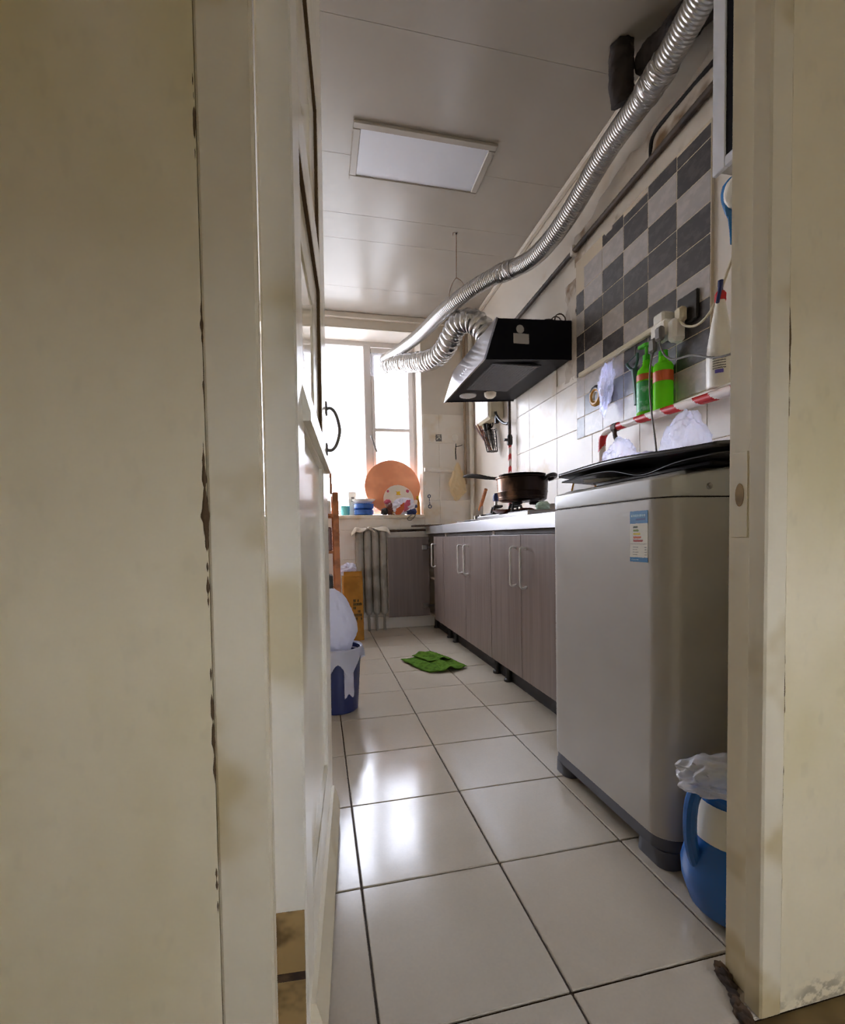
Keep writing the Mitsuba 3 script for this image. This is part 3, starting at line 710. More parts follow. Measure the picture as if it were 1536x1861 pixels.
add('tube', tube([(0.918, 3.985, 1.372), (1.20, 3.985, 1.358)], 0.019, 14), 'mat_pipe_white', 30, hp)
add('heating_pipe', tube([(0.57, 3.97, 0.846), (1.02, 3.97, 0.850)], 0.010, 10), 'mat_pipe_brown', 30, label='dark heating pipe from the radiator into the cabinet corner', category='pipe')

# ------------------------------------------------------------------ things on the far right corner walls
gm = thing('gas_meter', 'white box shaped gas meter on the right wall under the range hood', 'meter')
add('housing', box(1.262, W - 0.001, 3.30, 3.62, 1.655, 1.90, 0.012), 'mat_cream_plastic', False, gm)
add('front_cover', box(1.254, 1.264, 3.315, 3.60, 1.668, 1.89, 0.004), 'mat_white_plastic', False, gm)  # window-lit face painted in as whiter plastic than the housing
add('outlet', cat(tube(spline([(1.31, 3.30, 1.70), (1.31, 3.27, 1.66), (1.325, 3.20, 1.60), (1.337, 3.13, 1.58)], 16), 0.010, 8), lathe([(0, 0), (0.016, 0), (0.016, 0.05), (0, 0.05)], (1.31, 3.28, 1.615), 12)), 'mat_black_plastic', 30, gm)
kb = thing('knife_basket', 'black wire basket full of knives and chopsticks hung below the gas meter', 'basket')
bk = []
ax = np.array([0.02, -0.33, -0.94]); ax /= np.linalg.norm(ax)   # leaning axis (down)
top = np.array([1.315, 3.46, 1.60])
for k in range(5):
    c = top + ax * 0.045 * k
    bk.append(ring(c, 0.056 - 0.004 * k, 0.0022, 'z', 24, 6))
for k in range(14):
    a_ = k / 14 * 2 * math.pi
    bk.append(tube([top + np.array([math.cos(a_), math.sin(a_), 0]) * 0.056, top + ax * 0.18 + np.array([math.cos(a_), math.sin(a_), 0]) * 0.040], 0.0018, 5))
bk.append(lathe([(0, 0), (0.040, 0), (0.040, 0.003), (0, 0.003)], top + ax * 0.182, 18))
bk.append(tube(spline([top + np.array([0.04, 0, 0]), (1.37, 3.45, 1.62), (1.378, 3.45, 1.60)], 8), 0.002, 5))
add('wire', cat(*bk), 'mat_black', 30, kb)
up = -ax
rng = np.random.default_rng(11)
for k in range(4):
    o = top + ax * 0.16 + np.array([rng.uniform(-.018, .018), rng.uniform(-.018, .018), 0])
    d = up + np.array([rng.uniform(-.08, .05), rng.uniform(-.10, .10), 0]); d /= np.linalg.norm(d)
    kn = thing('kitchen_knife', 'black handled kitchen knife standing in the wire basket below the gas meter', 'knife', 'black handled knives in the wire basket')
    add('blade', tube([o, o + d * 0.15], np.array([0.006, 0.009]), 6), 'mat_steel', 30, kn, label='steel blade')
    add('grip', tube(spline([o + d * 0.15, o + d * 0.20, o + d * 0.245], 8), [0.009, 0.011, 0.010, 0.009, 0.010, 0.011, 0.011, 0.008], 8), 'mat_black_plastic', 30, kn, label='black handle')
sc = thing('scissors', 'black handled scissors standing in the wire basket', 'scissors')
o = top + ax * 0.14 + np.array([0.02, -0.01, 0])
add('blade', tube([o, o + up * 0.15], [0.006, 0.008], 6), 'mat_steel', 30, sc)
for s in (-1, 1):
    add('finger_loop', ring(o + up * 0.185 + np.array([0, 0.022 * s, 0]), 0.02, 0.005, 'x', 20, 6), 'mat_black_plastic', 30, sc)
for k in range(6):
    o = top + ax * 0.17 + np.array([-0.012 + rng.uniform(-.012, .012), rng.uniform(-.02, .02), 0])
    d = up + np.array([-0.34 + rng.uniform(-.12, .10), 0.10 + rng.uniform(-.12, .12), 0]); d /= np.linalg.norm(d)
    add('chopstick', tube([o, o + d * (0.22 + 0.03 * rng.random())], [0.0028, 0.004], 6), ('mat_rack_wood', 'mat_brown_red')[k % 2], 30, label='brown chopstick leaning out of the wire basket', category='chopstick', group='chopsticks in the wire basket')
wb = thing('hanging_bag', 'clear bag of pale garlic hanging from a hook right of the window', 'bag')
add('hook', cat(blob((1.205, 4.004, 1.66), (0.03, 0.010, 0.03), 3, 0.1, 2, None, 3), tube(spline([(1.205, 3.995, 1.645), (1.205, 3.975, 1.60), (1.21, 3.972, 1.58)], 10), 0.004, 6)), 'mat_white_plastic', 30, wb, label='white stick-on hook')
add('tie', cat(tube(spline([(1.205, 3.975, 1.60), (1.198, 3.972, 1.54), (1.20, 3.97, 1.46)], 10), 0.005, 6), tube(spline([(1.205, 3.975, 1.575), (1.235, 3.97, 1.58), (1.26, 3.97, 1.59)], 8), 0.003, 6)), 'mat_black', 30, wb, label='dark knotted tie')
add('film', blob((1.20, 3.935, 1.27), (0.062, 0.05, 0.165), 4, 0.25, 2.5, None, 4, 0.2, shape=lambda v: np.column_stack([v[:, 0] * (1.05 - 0.55 * np.clip(v[:, 2], -1, 1)), v[:, 1] * (1.05 - 0.5 * np.clip(v[:, 2], -1, 1)), v[:, 2]])), 'mat_thin_ivory', True, wb)
ss = thing('wall_sticker', 'small grey square sticker with a pale figure on the wall right of the window', 'sticker')
add('backing', box(1.03, 1.085, YB - 0.008, YB - 0.006, 1.625, 1.685), 'mat_grey_lead', False, ss)
add('figure', cat(tube([(1.038, YB - 0.0085, 1.64), (1.062, YB - 0.0085, 1.662), (1.078, YB - 0.0085, 1.645)], 0.004, 6), tube([(1.045, YB - 0.0085, 1.672), (1.072, YB - 0.0085, 1.672)], 0.004, 6)), 'mat_paper', 30, ss)
uh = thing('utensil_hook', 'tiny dark hanger with two rings on the wall beside the sill', 'hook')
add('rings', cat(ring((0.965, YB - 0.012, 1.055), 0.014, 0.003, 'y', 20, 6), ring((0.96, YB - 0.012, 1.145), 0.012, 0.003, 'y', 20, 6), tube([(0.963, YB - 0.012, 1.07), (0.961, YB - 0.012, 1.133)], 0.002, 5)), 'mat_navy', 30, uh)

# ------------------------------------------------------------------ stove, pot and things on the worktop
hob = thing('gas_hob', 'slim steel gas hob set on the white worktop under the range hood', 'hob')
add('plate', box(0.955, 1.34, 2.02, 2.74, 0.876, 0.905, 0.006), 'mat_steel', False, hob)
for y in (2.33, 2.60):
    g = [tube([np.array([1.09, y, 0.958]) + np.array([math.cos(a), math.sin(a), 0]) * 0.04, np.array([1.09, y, 0.956]) + np.array([math.cos(a), math.sin(a), 0]) * 0.105, np.array([1.09, y, 0.906]) + np.array([math.cos(a), math.sin(a), 0]) * 0.122], 0.008, 6) for a in np.arange(4) * math.pi / 2 + 0.5]
    add('pot_support', cat(ring((1.09, y, 0.912), 0.118, 0.006, 'z', 28, 6), *g), 'mat_black', 30, hob, label='black iron pot support')
    add('burner', lathe([(0, 0), (0.045, 0), (0.045, 0.018), (0.03, 0.026), (0, 0.026)], (1.09, y, 0.905), 24), 'mat_brown_red', 30, hob, label='rusty brown burner cap')
pc = (1.07, 2.33)
pot = thing('cooking_pot', 'large soot blackened metal pot with a painted lit side standing on the hob', 'pot')
add('body', lathe([(0, 0.0), (0.112, 0.0), (0.126, 0.008), (0.131, 0.045), (0.134, 0.048), (0.131, 0.052), (0.134, 0.117), (0.143, 0.121), (0.143, 0.126), (0.131, 0.126), (0.128, 0.02), (0, 0.012)], (*pc, 0.966), 48), 'mat_pot', 40, pot)
add('ear_handle', tube(spline([(pc[0] + 0.07, pc[1] - 0.115, 1.075), (pc[0] + 0.085, pc[1] - 0.165, 1.088), (pc[0] + 0.12, pc[1] - 0.14, 1.088), (pc[0] + 0.118, pc[1] - 0.07, 1.075)], 20), 0.010, 8), 'mat_black_plastic', 30, pot, label='black loop handle')
fp = thing('frying_pan', 'black frying pan in the mouth of the sooty pot, handle towards the window', 'pan')
add('bowl', lathe([(0, 0.0), (0.09, 0.002), (0.118, 0.030), (0.124, 0.040), (0.120, 0.040), (0.088, 0.006), (0, 0.005)], (*pc, 1.066), 40), 'mat_black_plastic', 40, fp)
hpn = spline([(pc[0] - 0.09, pc[1] + 0.08, 1.098), (pc[0] - 0.14, pc[1] + 0.14, 1.108), (pc[0] - 0.19, pc[1] + 0.22, 1.128), (pc[0] - 0.235, pc[1] + 0.29, 1.132)], 24)
add('handle', tube(hpn, np.interp(np.arange(24), [0, 4, 12, 20, 23], [0.009, 0.008, 0.013, 0.012, 0.005]), 10), 'mat_black_plastic', 30, fp)
sk = thing('wok_spoon_rest', 'brown red plate lying on the worktop edge below the pot', 'plate')
add('dish', lathe([(0, 0), (0.045, 0.0), (0.068, 0.014), (0.070, 0.018), (0.064, 0.018), (0.042, 0.006), (0, 0.005)], (0.985, 2.36, 0.9055), 32), 'mat_brown_red', 40, sk)
add('white_bowl', lathe([(0, 0), (0.05, 0.0), (0.075, 0.02), (0.085, 0.033), (0.081, 0.033), (0.048, 0.006), (0, 0.005)], (1.20, 2.15, 0.9055), 32), 'mat_white_plastic', 40, label='shallow white dish on the hob right of the brown plate', category='dish')
add('green_sponge', blob((1.05, 2.06, 0.920), (0.035, 0.028, 0.026), 6, 0.35, 3, 0.9055, 3), 'mat_pale_green', True, label='crumpled pale green cleaning cloth on the worktop next to the washing machine', category='cloth')
bx_ = thing('black_holder', 'small black box with two white stripes on the far worktop', 'box')
add('body', box(1.16, 1.24, 3.22, 3.42, 0.876, 0.942, 0.006), 'mat_black_plastic', False, bx_)
add('stripe', box(1.156, 1.161, 3.24, 3.262, 0.878, 0.940), 'mat_white_plastic', False, bx_); add('stripe', box(1.156, 1.161, 3.36, 3.382, 0.878, 0.940), 'mat_white_plastic', False, bx_)
add('cutting_tray', box(0.785, 1.14, 3.83, 3.985, 0.877, 0.892, 0.005), 'mat_pipe_brown', False, label='dark brown board lying at the window end of the worktop', category='board')
cl = thing('cleaver_handle', 'brown wooden handled cleaver leaning in the far corner of the worktop', 'cleaver')
add('grip', tube([(1.25, 3.52, 0.99), (1.255, 3.38, 1.14)], 0.013, 10), 'mat_rack_wood', 30, cl)
add('blade', prism([(3.44, 0.877), (3.60, 0.877), (3.585, 1.00), (3.43, 1.02)], 'x', 1.245, 1.248), 'mat_steel', False, cl)
db = thing('dark_bottle', 'small navy bottle standing left of the pot on the worktop', 'bottle')
add('body', lathe([(0, 0), (0.022, 0), (0.024, 0.01), (0.024, 0.09), (0.010, 0.115), (0.010, 0.14), (0, 0.14)], (1.13, 2.86, 0.876), 18), 'mat_steel', 40, db)
add('cap', lathe([(0, 0), (0.022, 0), (0.022, 0.03), (0.012, 0.05), (0, 0.05)], (1.13, 2.86, 1.01), 14), 'mat_navy', 30, db)
add('foil_sheet', sheet(np.stack([0.94 + 0.22 * u, 2.74 + 0.42 * v, 0.8785 + 0.020 * meshkit.fbm(np.stack([u * 5, v * 3, u * 0], -1), 3, 8)], -1), 0.001), 'mat_label_silver', True, label='crumpled silvery sheet lying on the worktop left of the hob', category='sheet')
ld = thing('glass_lid', 'round glass pot lid with a yellowish rim standing behind the washing machine', 'lid')
cc = np.array([1.29, 2.10, 0.985])
add('rim', ring(cc, 0.108, 0.005, 'x', 40, 8), 'mat_ochre', 30, ld)
add('pane', lathe([(0, 0.02), (0.05, 0.015), (0.105, 0.0)], cc, 32, 'x'), 'mat_clear_film', True, ld)

# ------------------------------------------------------------------ washing machine
wm = thing('washing_machine', 'silver grey top loading washing machine with an energy label in front of the doorway', 'washing machine')
WX, WXB, WY0, WY1 = 0.747, 1.275, 0.890, 1.424


def rounded(x0, x1, y0, y1, r, n=8):
    pts = []
    for cx, cyy, a0 in ((x1 - r, y1 - r, 0), (x0 + r, y1 - r, 90), (x0 + r, y0 + r, 180), (x1 - r, y0 + r, 270)):
        for k in range(n + 1):
            a = math.radians(a0 + 90 * k / n)
            pts.append((cx + r * math.cos(a), cyy + r * math.sin(a)))
    return pts


def skirt(rings):
    """Stacked outlines (same point count) as a closed skin with caps."""
    n = len(rings[0][0])
    V, F = [], []
    for poly, z in rings:
        V += [(p[0], p[1], z if np.isscalar(z) else z(p)) for p in poly]
    for i in range(len(rings) - 1):
        for j in range(n):
            a, b = i * n + j, i * n + (j + 1) % n
            F += [(a, b, b + n), (a, b + n, a + n)]
    c0, c1 = len(V), len(V) + 1
    V.append(tuple(np.mean(V[:n], 0))); V.append(tuple(np.mean(V[(len(rings) - 1) * n:len(rings) * n], 0)))
    for j in range(n):
        F += [(c0, (j + 1) % n, j), (c1, (len(rings) - 1) * n + j, (len(rings) - 1) * n + (j + 1) % n)]
    return trimesh.Trimesh(V, F, process=False)


O = lambda d, r=0.055: rounded(WX + d, WXB - d, WY0 + d, WY1 - d, r)
add('body', skirt([(O(0.002), 0.072), (O(0), 0.078), (O(0), 0.8615), (O(0.002), 0.8635)]), 'mat_washer', 30, wm)
add('seam', skirt([(O(0.005), 0.863), (O(0.005), 0.868)]), 'mat_black', 30, wm)
slope = lambda p: 0.905 + 0.14 * max(0.0, p[0] - WX - 0.015)
slope2 = lambda p: 0.917 + 0.20 * max(0.0, min(p[0] - WX - 0.015, 0.13)) + 0.01 * max(0, p[0] - WX - 0.145)
add('top_cover', skirt([(O(0.001), 0.8665), (O(0.0), 0.869), (O(0.0), slope), (O(0.004), lambda p: slope(p) + 0.006), (O(0.030), slope2)]), 'mat_washer_top', 40, wm)
gapx = 0.05
base = cat(box(WX + 0.004, WXB - 0.004, WY0 + 0.004, WY0 + 0.11, 0.0, 0.045), )
def foot(y0, y1): return prism([(y0, 0.045), (y0, 0.006), (y0 + 0.004, 0.002), (y1 - 0.035, 0.002), (y1, 0.045)], 'x', WX + 0.006, WX + 0.05)
plinth = cat(skirt([(O(0.004), 0.040), (O(0.003), 0.044), (O(0.003), 0.072), (O(0.004), 0.0735)]))
add('base', plinth, 'mat_washer_base', 30, wm, label='dark grey plastic base')
for (y0, y1) in ((WY0 + 0.003, WY0 + 0.12), (WY1 - 0.10, WY1 - 0.003)):
    m = skirt([(rounded(WX + 0.008, WX + 0.13, y0 + 0.004, y1, 0.03), 0.0), (rounded(WX + 0.004, WX + 0.15, y0, y1 + 0.0, 0.045), 0.042)])
    add('foot', m, 'mat_washer_base', 30, wm, label='dark grey plastic foot')
    m = skirt([(rounded(WXB - 0.13, WXB - 0.008, y0 + 0.004, y1, 0.03), 0.0), (rounded(WXB - 0.15, WXB - 0.004, y0, y1, 0.045), 0.042)])
    add('foot', m, 'mat_washer_base', 30, wm, label='dark grey plastic foot')
add('screw', lathe([(0, 0), (0.008, 0), (0.006, 0.004), (0, 0.005)], (0, 0, 0), 14), 'mat_steel', 30, wm)
scene[wm + '__screw']['to_world'] = T().translate([0.862, WY0, 0.888]).rotate([1, 0, 0], 90)
# energy label on the front
el = wm + '__energy_label'
ly0, ly1, lz0, lz1 = 0.9225, 1.0055, 0.7165, 0.8385
ly0, ly1 = 0.945, 1.008
def lab(y0, y1, z0, z1, d): return box(WX - 0.0004 - d, WX - 0.0002, y0, y1, z0, z1)
scene[el] = mikit.ply(lab(ly0, ly1, lz0, lz1, 0.0004), 'mat_paper'); tag(el, 'energy label with a blue header and coloured bars')
add('header', lab(ly0, ly1, lz1 - 0.030, lz1, 0.0008), 'mat_blue_sticker', False, el); add('footer', lab(ly0, ly1, lz0, lz0 + 0.011, 0.0008), 'mat_blue_sticker', False, el)
for k, (mname, w) in enumerate((('mat_bar_dark_green', 0.014), ('mat_bar_green', 0.017), ('mat_bar_yellow', 0.023), ('mat_bar_orange', 0.026), ('mat_bar_red', 0.032))):
    z = lz1 - 0.0385 - 0.0082 * k
    y = ly1 - 0.012
    add('bar', prism([(y, z - 0.0026), (y, z + 0.0026), (y - w, z + 0.0026), (y - w - 0.003, z), (y - w, z - 0.0026)], 'x', WX - 0.0012, WX - 0.0006), mname, False, el)
add('rule', lab(ly0 + .002, ly1 - .002, lz0 + 0.0425, lz0 + 0.0435, 0.0009), 'mat_grey_ink', False, el)
add('header_marks', cat(*[lab(ly1 - 0.010 - 0.0075 * k, ly1 - 0.0045 - 0.0075 * k, lz1 - 0.014, lz1 - 0.0085, 0.0011) for k in range(7)]), 'mat_light_ink', False, el)
add('header_line', lab(ly0 + 0.008, ly1 - 0.022, lz1 - 0.0225, lz1 - 0.0185, 0.0011), 'mat_dark_ink', False, el)
add('footer_marks', cat(*[lab(ly1 - 0.009 - 0.0045 * k, ly1 - 0.006 - 0.0045 * k, lz0 + 0.004, lz0 + 0.0065, 0.0011) for k in range(6)]), 'mat_light_ink', False, el)
add('text_lines', cat(*[lab(ly1 - 0.026 - 0.004 * (k % 2), ly1 - 0.010, lz0 + 0.0165 + 0.006 * k, lz0 + 0.0182 + 0.006 * k, 0.0009) for k in range(4)], *[lab(ly0 + 0.004, ly0 + 0.011, lz0 + 0.0165 + 0.006 * k, lz0 + 0.0182 + 0.006 * k, 0.0009) for k in range(4)]), 'mat_grey_ink', False, el)

# black lid and mat on top of the washing machine
U, V = np.meshgrid(np.linspace(0, 1, 50), np.linspace(0, 1, 30), indexing='ij')
yy = WY1 + 0.02 - U * (WY1 - WY0 + 0.10) + V * 0.26 * (1 - U)
xx = 0.795 + V * 0.44
edge = np.exp(-V * 6)
zt = 0.988 - 0.010 * U ** 2 + 0.012 * np.sin(U * 5.0) * edge * 0.6 + 0.005 * V
add('rubber_mat', sheet(np.stack([xx + 0.010 * np.sin(U * 7), yy, zt], -1), 0.012), 'mat_black_plastic', True, label='black flexible mat draped over the top of the washing machine', category='mat')
zl = zt - 0.018 - (0.025 * np.exp(-((U - 0.62) / 0.16) ** 2) + 0.004) * np.exp(-V * 9) - 0.002
add('folded_mat', sheet(np.stack([xx + 0.012 + 0.01 * np.sin(U * 5), yy, zl], -1), 0.005), 'mat_black_plastic', True, label='second black sheet bulging out beneath the mat on the washing machine', category='mat')
ld2 = add('lid', box(0.90, 1.22, WY0 + 0.035, WY1 - 0.035, 0.940, 0.953, 0.003), 'mat_black_plastic', False, wm, label='black lid')
rl = thing('paper_roll', 'short white roll with a dark hollow end lying on the washing machine corner', 'roll')
ra, rb = np.array([0.865, 1.405, 0.971]), np.array([0.98, 1.31, 0.971])
add('paper', tube([ra, rb], 0.016, 18), 'mat_white_plastic', 30, rl)
add('core', tube([ra + (ra - rb) * 0.012, ra + (rb - ra) * 0.05], 0.011, 14), 'mat_black', 30, rl, label='dark hollow core')
# clear plastic bags heaped on the mat
for k, (c, r, lab_) in enumerate((((1.18, 1.315, 1.03), (0.065, 0.082, 0.140), 'largest crumpled clear plastic bag standing on the black mat nearest the doorway'),
                                  ((1.16, 1.475, 1.02), (0.07, 0.085, 0.060), 'low crumpled clear plastic bag in the middle of the black mat'),
                                  ((1.17, 1.64, 1.03), (0.07, 0.085, 0.125), 'crumpled clear plastic bag farthest along the black mat by the striped pipe'))):
    add('plastic_bag', blob(c, r, 31 + k, 0.30, 1.8, 0.999, 4, 0.30), 'mat_soft_film', 40, label=lab_, category='bag')

# jug by the door
jg = thing('plastic_jug', 'blue plastic jug with a moulded handle on the floor beside the washing machine', 'jug')
jc = (0.815, 0.772)
add('body', lathe([(0, 0), (0.060, 0.0), (0.082, 0.018), (0.096, 0.06), (0.098, 0.09), (0.090, 0.125), (0.076, 0.16), (0.072, 0.21), (0.062, 0.25), (0.03, 0.27), (0, 0.272)], (*jc, 0.0), 40), 'mat_jug_blue', 40, jg)
add('handle', tube(spline([(jc[0] - 0.082, jc[1] + 0.01, 0.11), (jc[0] - 0.097, jc[1] + 0.01, 0.16), (jc[0] - 0.098, jc[1] + 0.01, 0.22), (jc[0] - 0.085, jc[1] + 0.01, 0.26), (jc[0] - 0.05, jc[1] + 0.01, 0.255)], 24), 0.013, 10), 'mat_jug_blue', 30, jg)
add('label', lathe([(0.0775, 0.165), (0.0745, 0.21), (0.068, 0.24)], (*jc, 0.0), 40), 'mat_paper', True, jg, label='white paper label')
add('plastic_bag', blob((0.79, 0.772, 0.285), (0.105, 0.055, 0.046), 44, 0.3, 1.8, 0.262, 4, 0.25, shape=lambda v: np.column_stack([v[:, 0], v[:, 1], v[:, 2] - 0.15 * v[:, 0]])), 'mat_clear_film', 40, label='clear plastic bag draped over the blue jug', category='bag')

# ------------------------------------------------------------------ things hung and stood along the right wall
cb = thing('wall_cabinet', 'slim wall cabinet with a pale metal frame and dark glass door above the washing machine', 'cabinet')
add('body', box(1.215, W - 0.013, 0.72, 1.225, 1.862, 2.45, 0.003), 'mat_label_silver', False, cb)
dk = cb + '__door'
scene[dk] = mikit.ply(cat(box(1.198, 1.213, 1.190, 1.235, 1.855, 2.455, 0.002), box(1.198, 1.213, 0.715, 1.190, 1.855, 1.885, 0.002), box(1.198, 1.213, 0.715, 1.190, 2.425, 2.455, 0.002), box(1.198, 1.213, 0.715, 0.755, 1.885, 2.425, 0.002)), 'mat_lamp_panel')
add('dark_glass', box(1.203, 1.209, 0.75, 1.192, 1.88, 2.43), 'mat_hood_black', False, dk, label='dark glass panel')
fb = thing('hanging_blue_pouch', 'blue and white pouch hanging below the wall cabinet', 'pouch')
add('pouch', blob((1.305, 1.275, 1.835), (0.022, 0.036, 0.062), 51, 0.15, 2, None, 3, shape=lambda v: np.column_stack([v[:, 0], v[:, 1] * (0.62 + 0.45 * v[:, 2]), v[:, 2]])), 'mat_bag_blue', True, fb)
add('white_side', blob((1.296, 1.258, 1.84), (0.022, 0.022, 0.045), 52, 0.15, 2, None, 3), 'mat_white_plastic', True, fb, label='white front')
add('tail', tube(spline([(1.30, 1.27, 1.78), (1.30, 1.262, 1.72), (1.302, 1.262, 1.69)], 10), [0.006] * 10, 8), 'mat_bag_blue', 30, fb)
add('red_tag', box(1.30, 1.306, 1.252, 1.264, 1.60, 1.675, 0.002), 'mat_tape_red', False, label='narrow red strip hanging by the wall below the blue pouch', category='strip')
tr = thing('cable_trunking', 'long cream plastic cable cover slanting across the mosaic to the sockets', 'trunking')
add('cover', box(W - 0.034, W - 0.012, 1.60, 2.235, 1.598, 1.622, 0.004), 'mat_cream_plastic', False, tr)
sb = thing('black_socket', 'black wall socket plate on the mosaic with a cream plug', 'socket')
add('plate', box(W - 0.026, W - 0.012, 1.458, 1.556, 1.556, 1.662, 0.004), 'mat_black_plastic', False, sb)
pl = thing('cream_plug', 'cream plug with a curling cord in the black wall socket', 'plug')
add('body', box(W - 0.058, W - 0.026, 1.495, 1.540, 1.563, 1.618, 0.010), 'mat_cream_plastic', False, pl)
add('cord', tube(spline([(1.335, 1.515, 1.572), (1.33, 1.495, 1.545), (1.335, 1.448, 1.520), (1.335, 1.388, 1.532), (1.335, 1.330, 1.60), (1.335, 1.28, 1.69)], 40), 0.0045, 8), 'mat_cream_plastic', 30, pl)
ad = thing('plug_adaptor', 'white double plug adaptor at the end of the cable cover', 'adaptor')
add('body', cat(box(W - 0.075, W - 0.012, 1.555, 1.645, 1.535, 1.598, 0.010), box(W - 0.07, W - 0.014, 1.575, 1.635, 1.59, 1.635, 0.008), box(W - 0.07, W - 0.014, 1.515, 1.56, 1.50, 1.585, 0.012)), 'mat_white_plastic', False, ad)
gc = thing('grey_plug', 'grey plug with a dark cord running right from the white adaptor', 'plug')
add('body', box(W - 0.098, W - 0.072, 1.555, 1.592, 1.515, 1.568, 0.008), 'mat_grey_lead', False, gc)
add('cord', tube(spline([(1.295, 1.575, 1.52), (1.29, 1.545, 1.455), (1.285, 1.49, 1.415), (1.275, 1.40, 1.395), (1.262, 1.30, 1.35), (1.262, 1.15, 1.34)], 40), 0.0035, 8), 'mat_grey_lead', 30, gc)
gc2 = thing('grey_plug', 'grey plug with a cord hanging straight down from the white adaptor', 'plug')
add('body', box(W - 0.092, W - 0.07, 1.598, 1.632, 1.488, 1.54, 0.006), 'mat_grey_lead', False, gc2)
add('cord', tube(spline([(1.30, 1.612, 1.49), (1.280, 1.605, 1.44), (1.262, 1.585, 1.30), (1.25, 1.54, 1.12), (1.24, 1.525, 1.03)], 40), 0.0035, 8), 'mat_grey_lead', 30, gc2)
# ledge carrying the bottles, behind the striped pipe
lg = add('wall_shelf', box(1.304, W - 0.013, 1.22, 1.79, 1.256, 1.262, 0.001), 'mat_white_plastic', False, label='narrow white wall shelf behind the striped pipe carrying the bottles', category='shelf')
lz = 1.262


def bottle(x, y, label):
    b = thing('detergent_bottle', label, 'bottle')
    return b


g1 = bottle(1.335, 1.69, 'green dish soap bottle with a bluish label, left of two above the striped pipe')
add('body', lathe([(0, 0), (0.034, 0), (0.037, 0.008), (0.037, 0.165), (0.033, 0.185), (0.016, 0.205), (0.013, 0.225), (0, 0.226)], (1.328, 1.69, lz), 30), 'mat_green_glass', 40, g1)
add('label', lathe([(0.0376, 0.015), (0.0376, 0.135)], (1.328, 1.69, lz), 30), 'mat_label_green', True, g1, label='green and blue label')
add('band', lathe([(0.0378, 0.14), (0.0378, 0.165)], (1.328, 1.69, lz), 30), 'mat_label_orange', True, g1, label='orange band')
add('pump', cat(lathe([(0, 0), (0.014, 0), (0.014, 0.022), (0.006, 0.025), (0.006, 0.055), (0.012, 0.057), (0.012, 0.070), (0, 0.070)], (1.328, 1.69, lz + 0.224), 14), box(1.315, 1.34, 1.69, 1.73, lz + 0.282, lz + 0.295, 0.003)), 'mat_green_liquid', 30, g1)
g2 = bottle(1.335, 1.595, 'lime green dish soap bottle with an orange label, right of two above the striped pipe')
add('body', lathe([(0, 0), (0.034, 0), (0.036, 0.006), (0.036, 0.165), (0.030, 0.178), (0.018, 0.185), (0.015, 0.205), (0, 0.206)], (1.328, 1.595, lz), 30), 'mat_green_glass', 40, g2)
add('band', lathe([(0.0367, 0.105), (0.0367, 0.145)], (1.328, 1.595, lz), 30), 'mat_label_orange', True, g2, label='orange label')
add('cap', lathe([(0, 0), (0.017, 0), (0.016, 0.022), (0, 0.022)], (1.328, 1.595, lz + 0.204), 16), 'mat_green_liquid', 30, g2)
wbt = thing('squeeze_bottle', 'tall white squeeze bottle with a red neck standing above the striped pipe by the doorway', 'bottle')
add('body', lathe([(0, 0), (0.036, 0), (0.040, 0.008), (0.040, 0.10), (0.036, 0.145), (0.026, 0.21), (0.015, 0.275), (0.014, 0.285), (0, 0.285)], (1.322, 1.325, lz), 36), 'mat_white_plastic', 40, wbt)
add('neck', lathe([(0, 0), (0.017, 0), (0.017, 0.022), (0.012, 0.03), (0, 0.03)], (1.322, 1.325, lz + 0.284), 18), 'mat_tape_red', 30, wbt, label='red collar')
add('nozzle', cat(tube([(1.322, 1.325, lz + 0.31), (1.322, 1.325, lz + 0.35)], 0.008, 10), tube([(1.314, 1.315, lz + 0.33), (1.296, 1.31, lz + 0.27)], 0.0055, 8)), 'mat_navy', 30, wbt, label='dark nozzle')
th = np.radians(np.linspace(170, 262, 14))
def patch(r, z0, z1, t0, t1, c, n=10):
    t = np.radians(np.linspace(t0, t1, n))
    lo = np.stack([c[0] + r * np.cos(t), c[1] + r * np.sin(t), np.full(n, z0)], 1); hi = lo.copy(); hi[:, 2] = z1
    return sheet(np.stack([lo, hi], 1), 0.0)
add('label_print', cat(*[patch(0.0405, lz + 0.055 + 0.008 * k, lz + 0.058 + 0.008 * k, 195, 250, (1.322, 1.325)) for k in range(5)]), 'mat_grey_lead', True, wbt, label='grey print lines')
add('label_logo', patch(0.0408, lz + 0.040, lz + 0.052, 205, 240, (1.322, 1.325)), 'mat_purple', True, wbt, label='purple print block')
# scraper, tape and bag hanging left of the bottles
pe = thing('peeler', 'green peeler hanging on the mosaic under the cable cover', 'peeler')
add('handle', tube(spline([(1.352, 1.775, 1.335), (1.352, 1.785, 1.42), (1.350, 1.795, 1.49)], 16), np.linspace(0.015, 0.013, 16), 10), 'mat_scraper', 30, pe)
add('fork', cat(tube(spline([(1.350, 1.795, 1.485), (1.350, 1.825, 1.505), (1.350, 1.845, 1.53)], 10), 0.006, 8), tube(spline([(1.350, 1.795, 1.485), (1.350, 1.775, 1.52), (1.350, 1.775, 1.55)], 10), 0.006, 8), tube([(1.35, 1.845, 1.53), (1.35, 1.775, 1.55)], 0.002, 6)), 'mat_scraper', 30, pe)
add('loop', tube(spline([(1.352, 1.792, 1.545), (1.36, 1.80, 1.575), (1.366, 1.805, 1.59)], 8), 0.003, 6), 'mat_steel', 30, pe)
hb = thing('hanging_tool_bag', 'crumpled clear plastic bag hanging on the wall at the edge of the mosaic', 'bag')
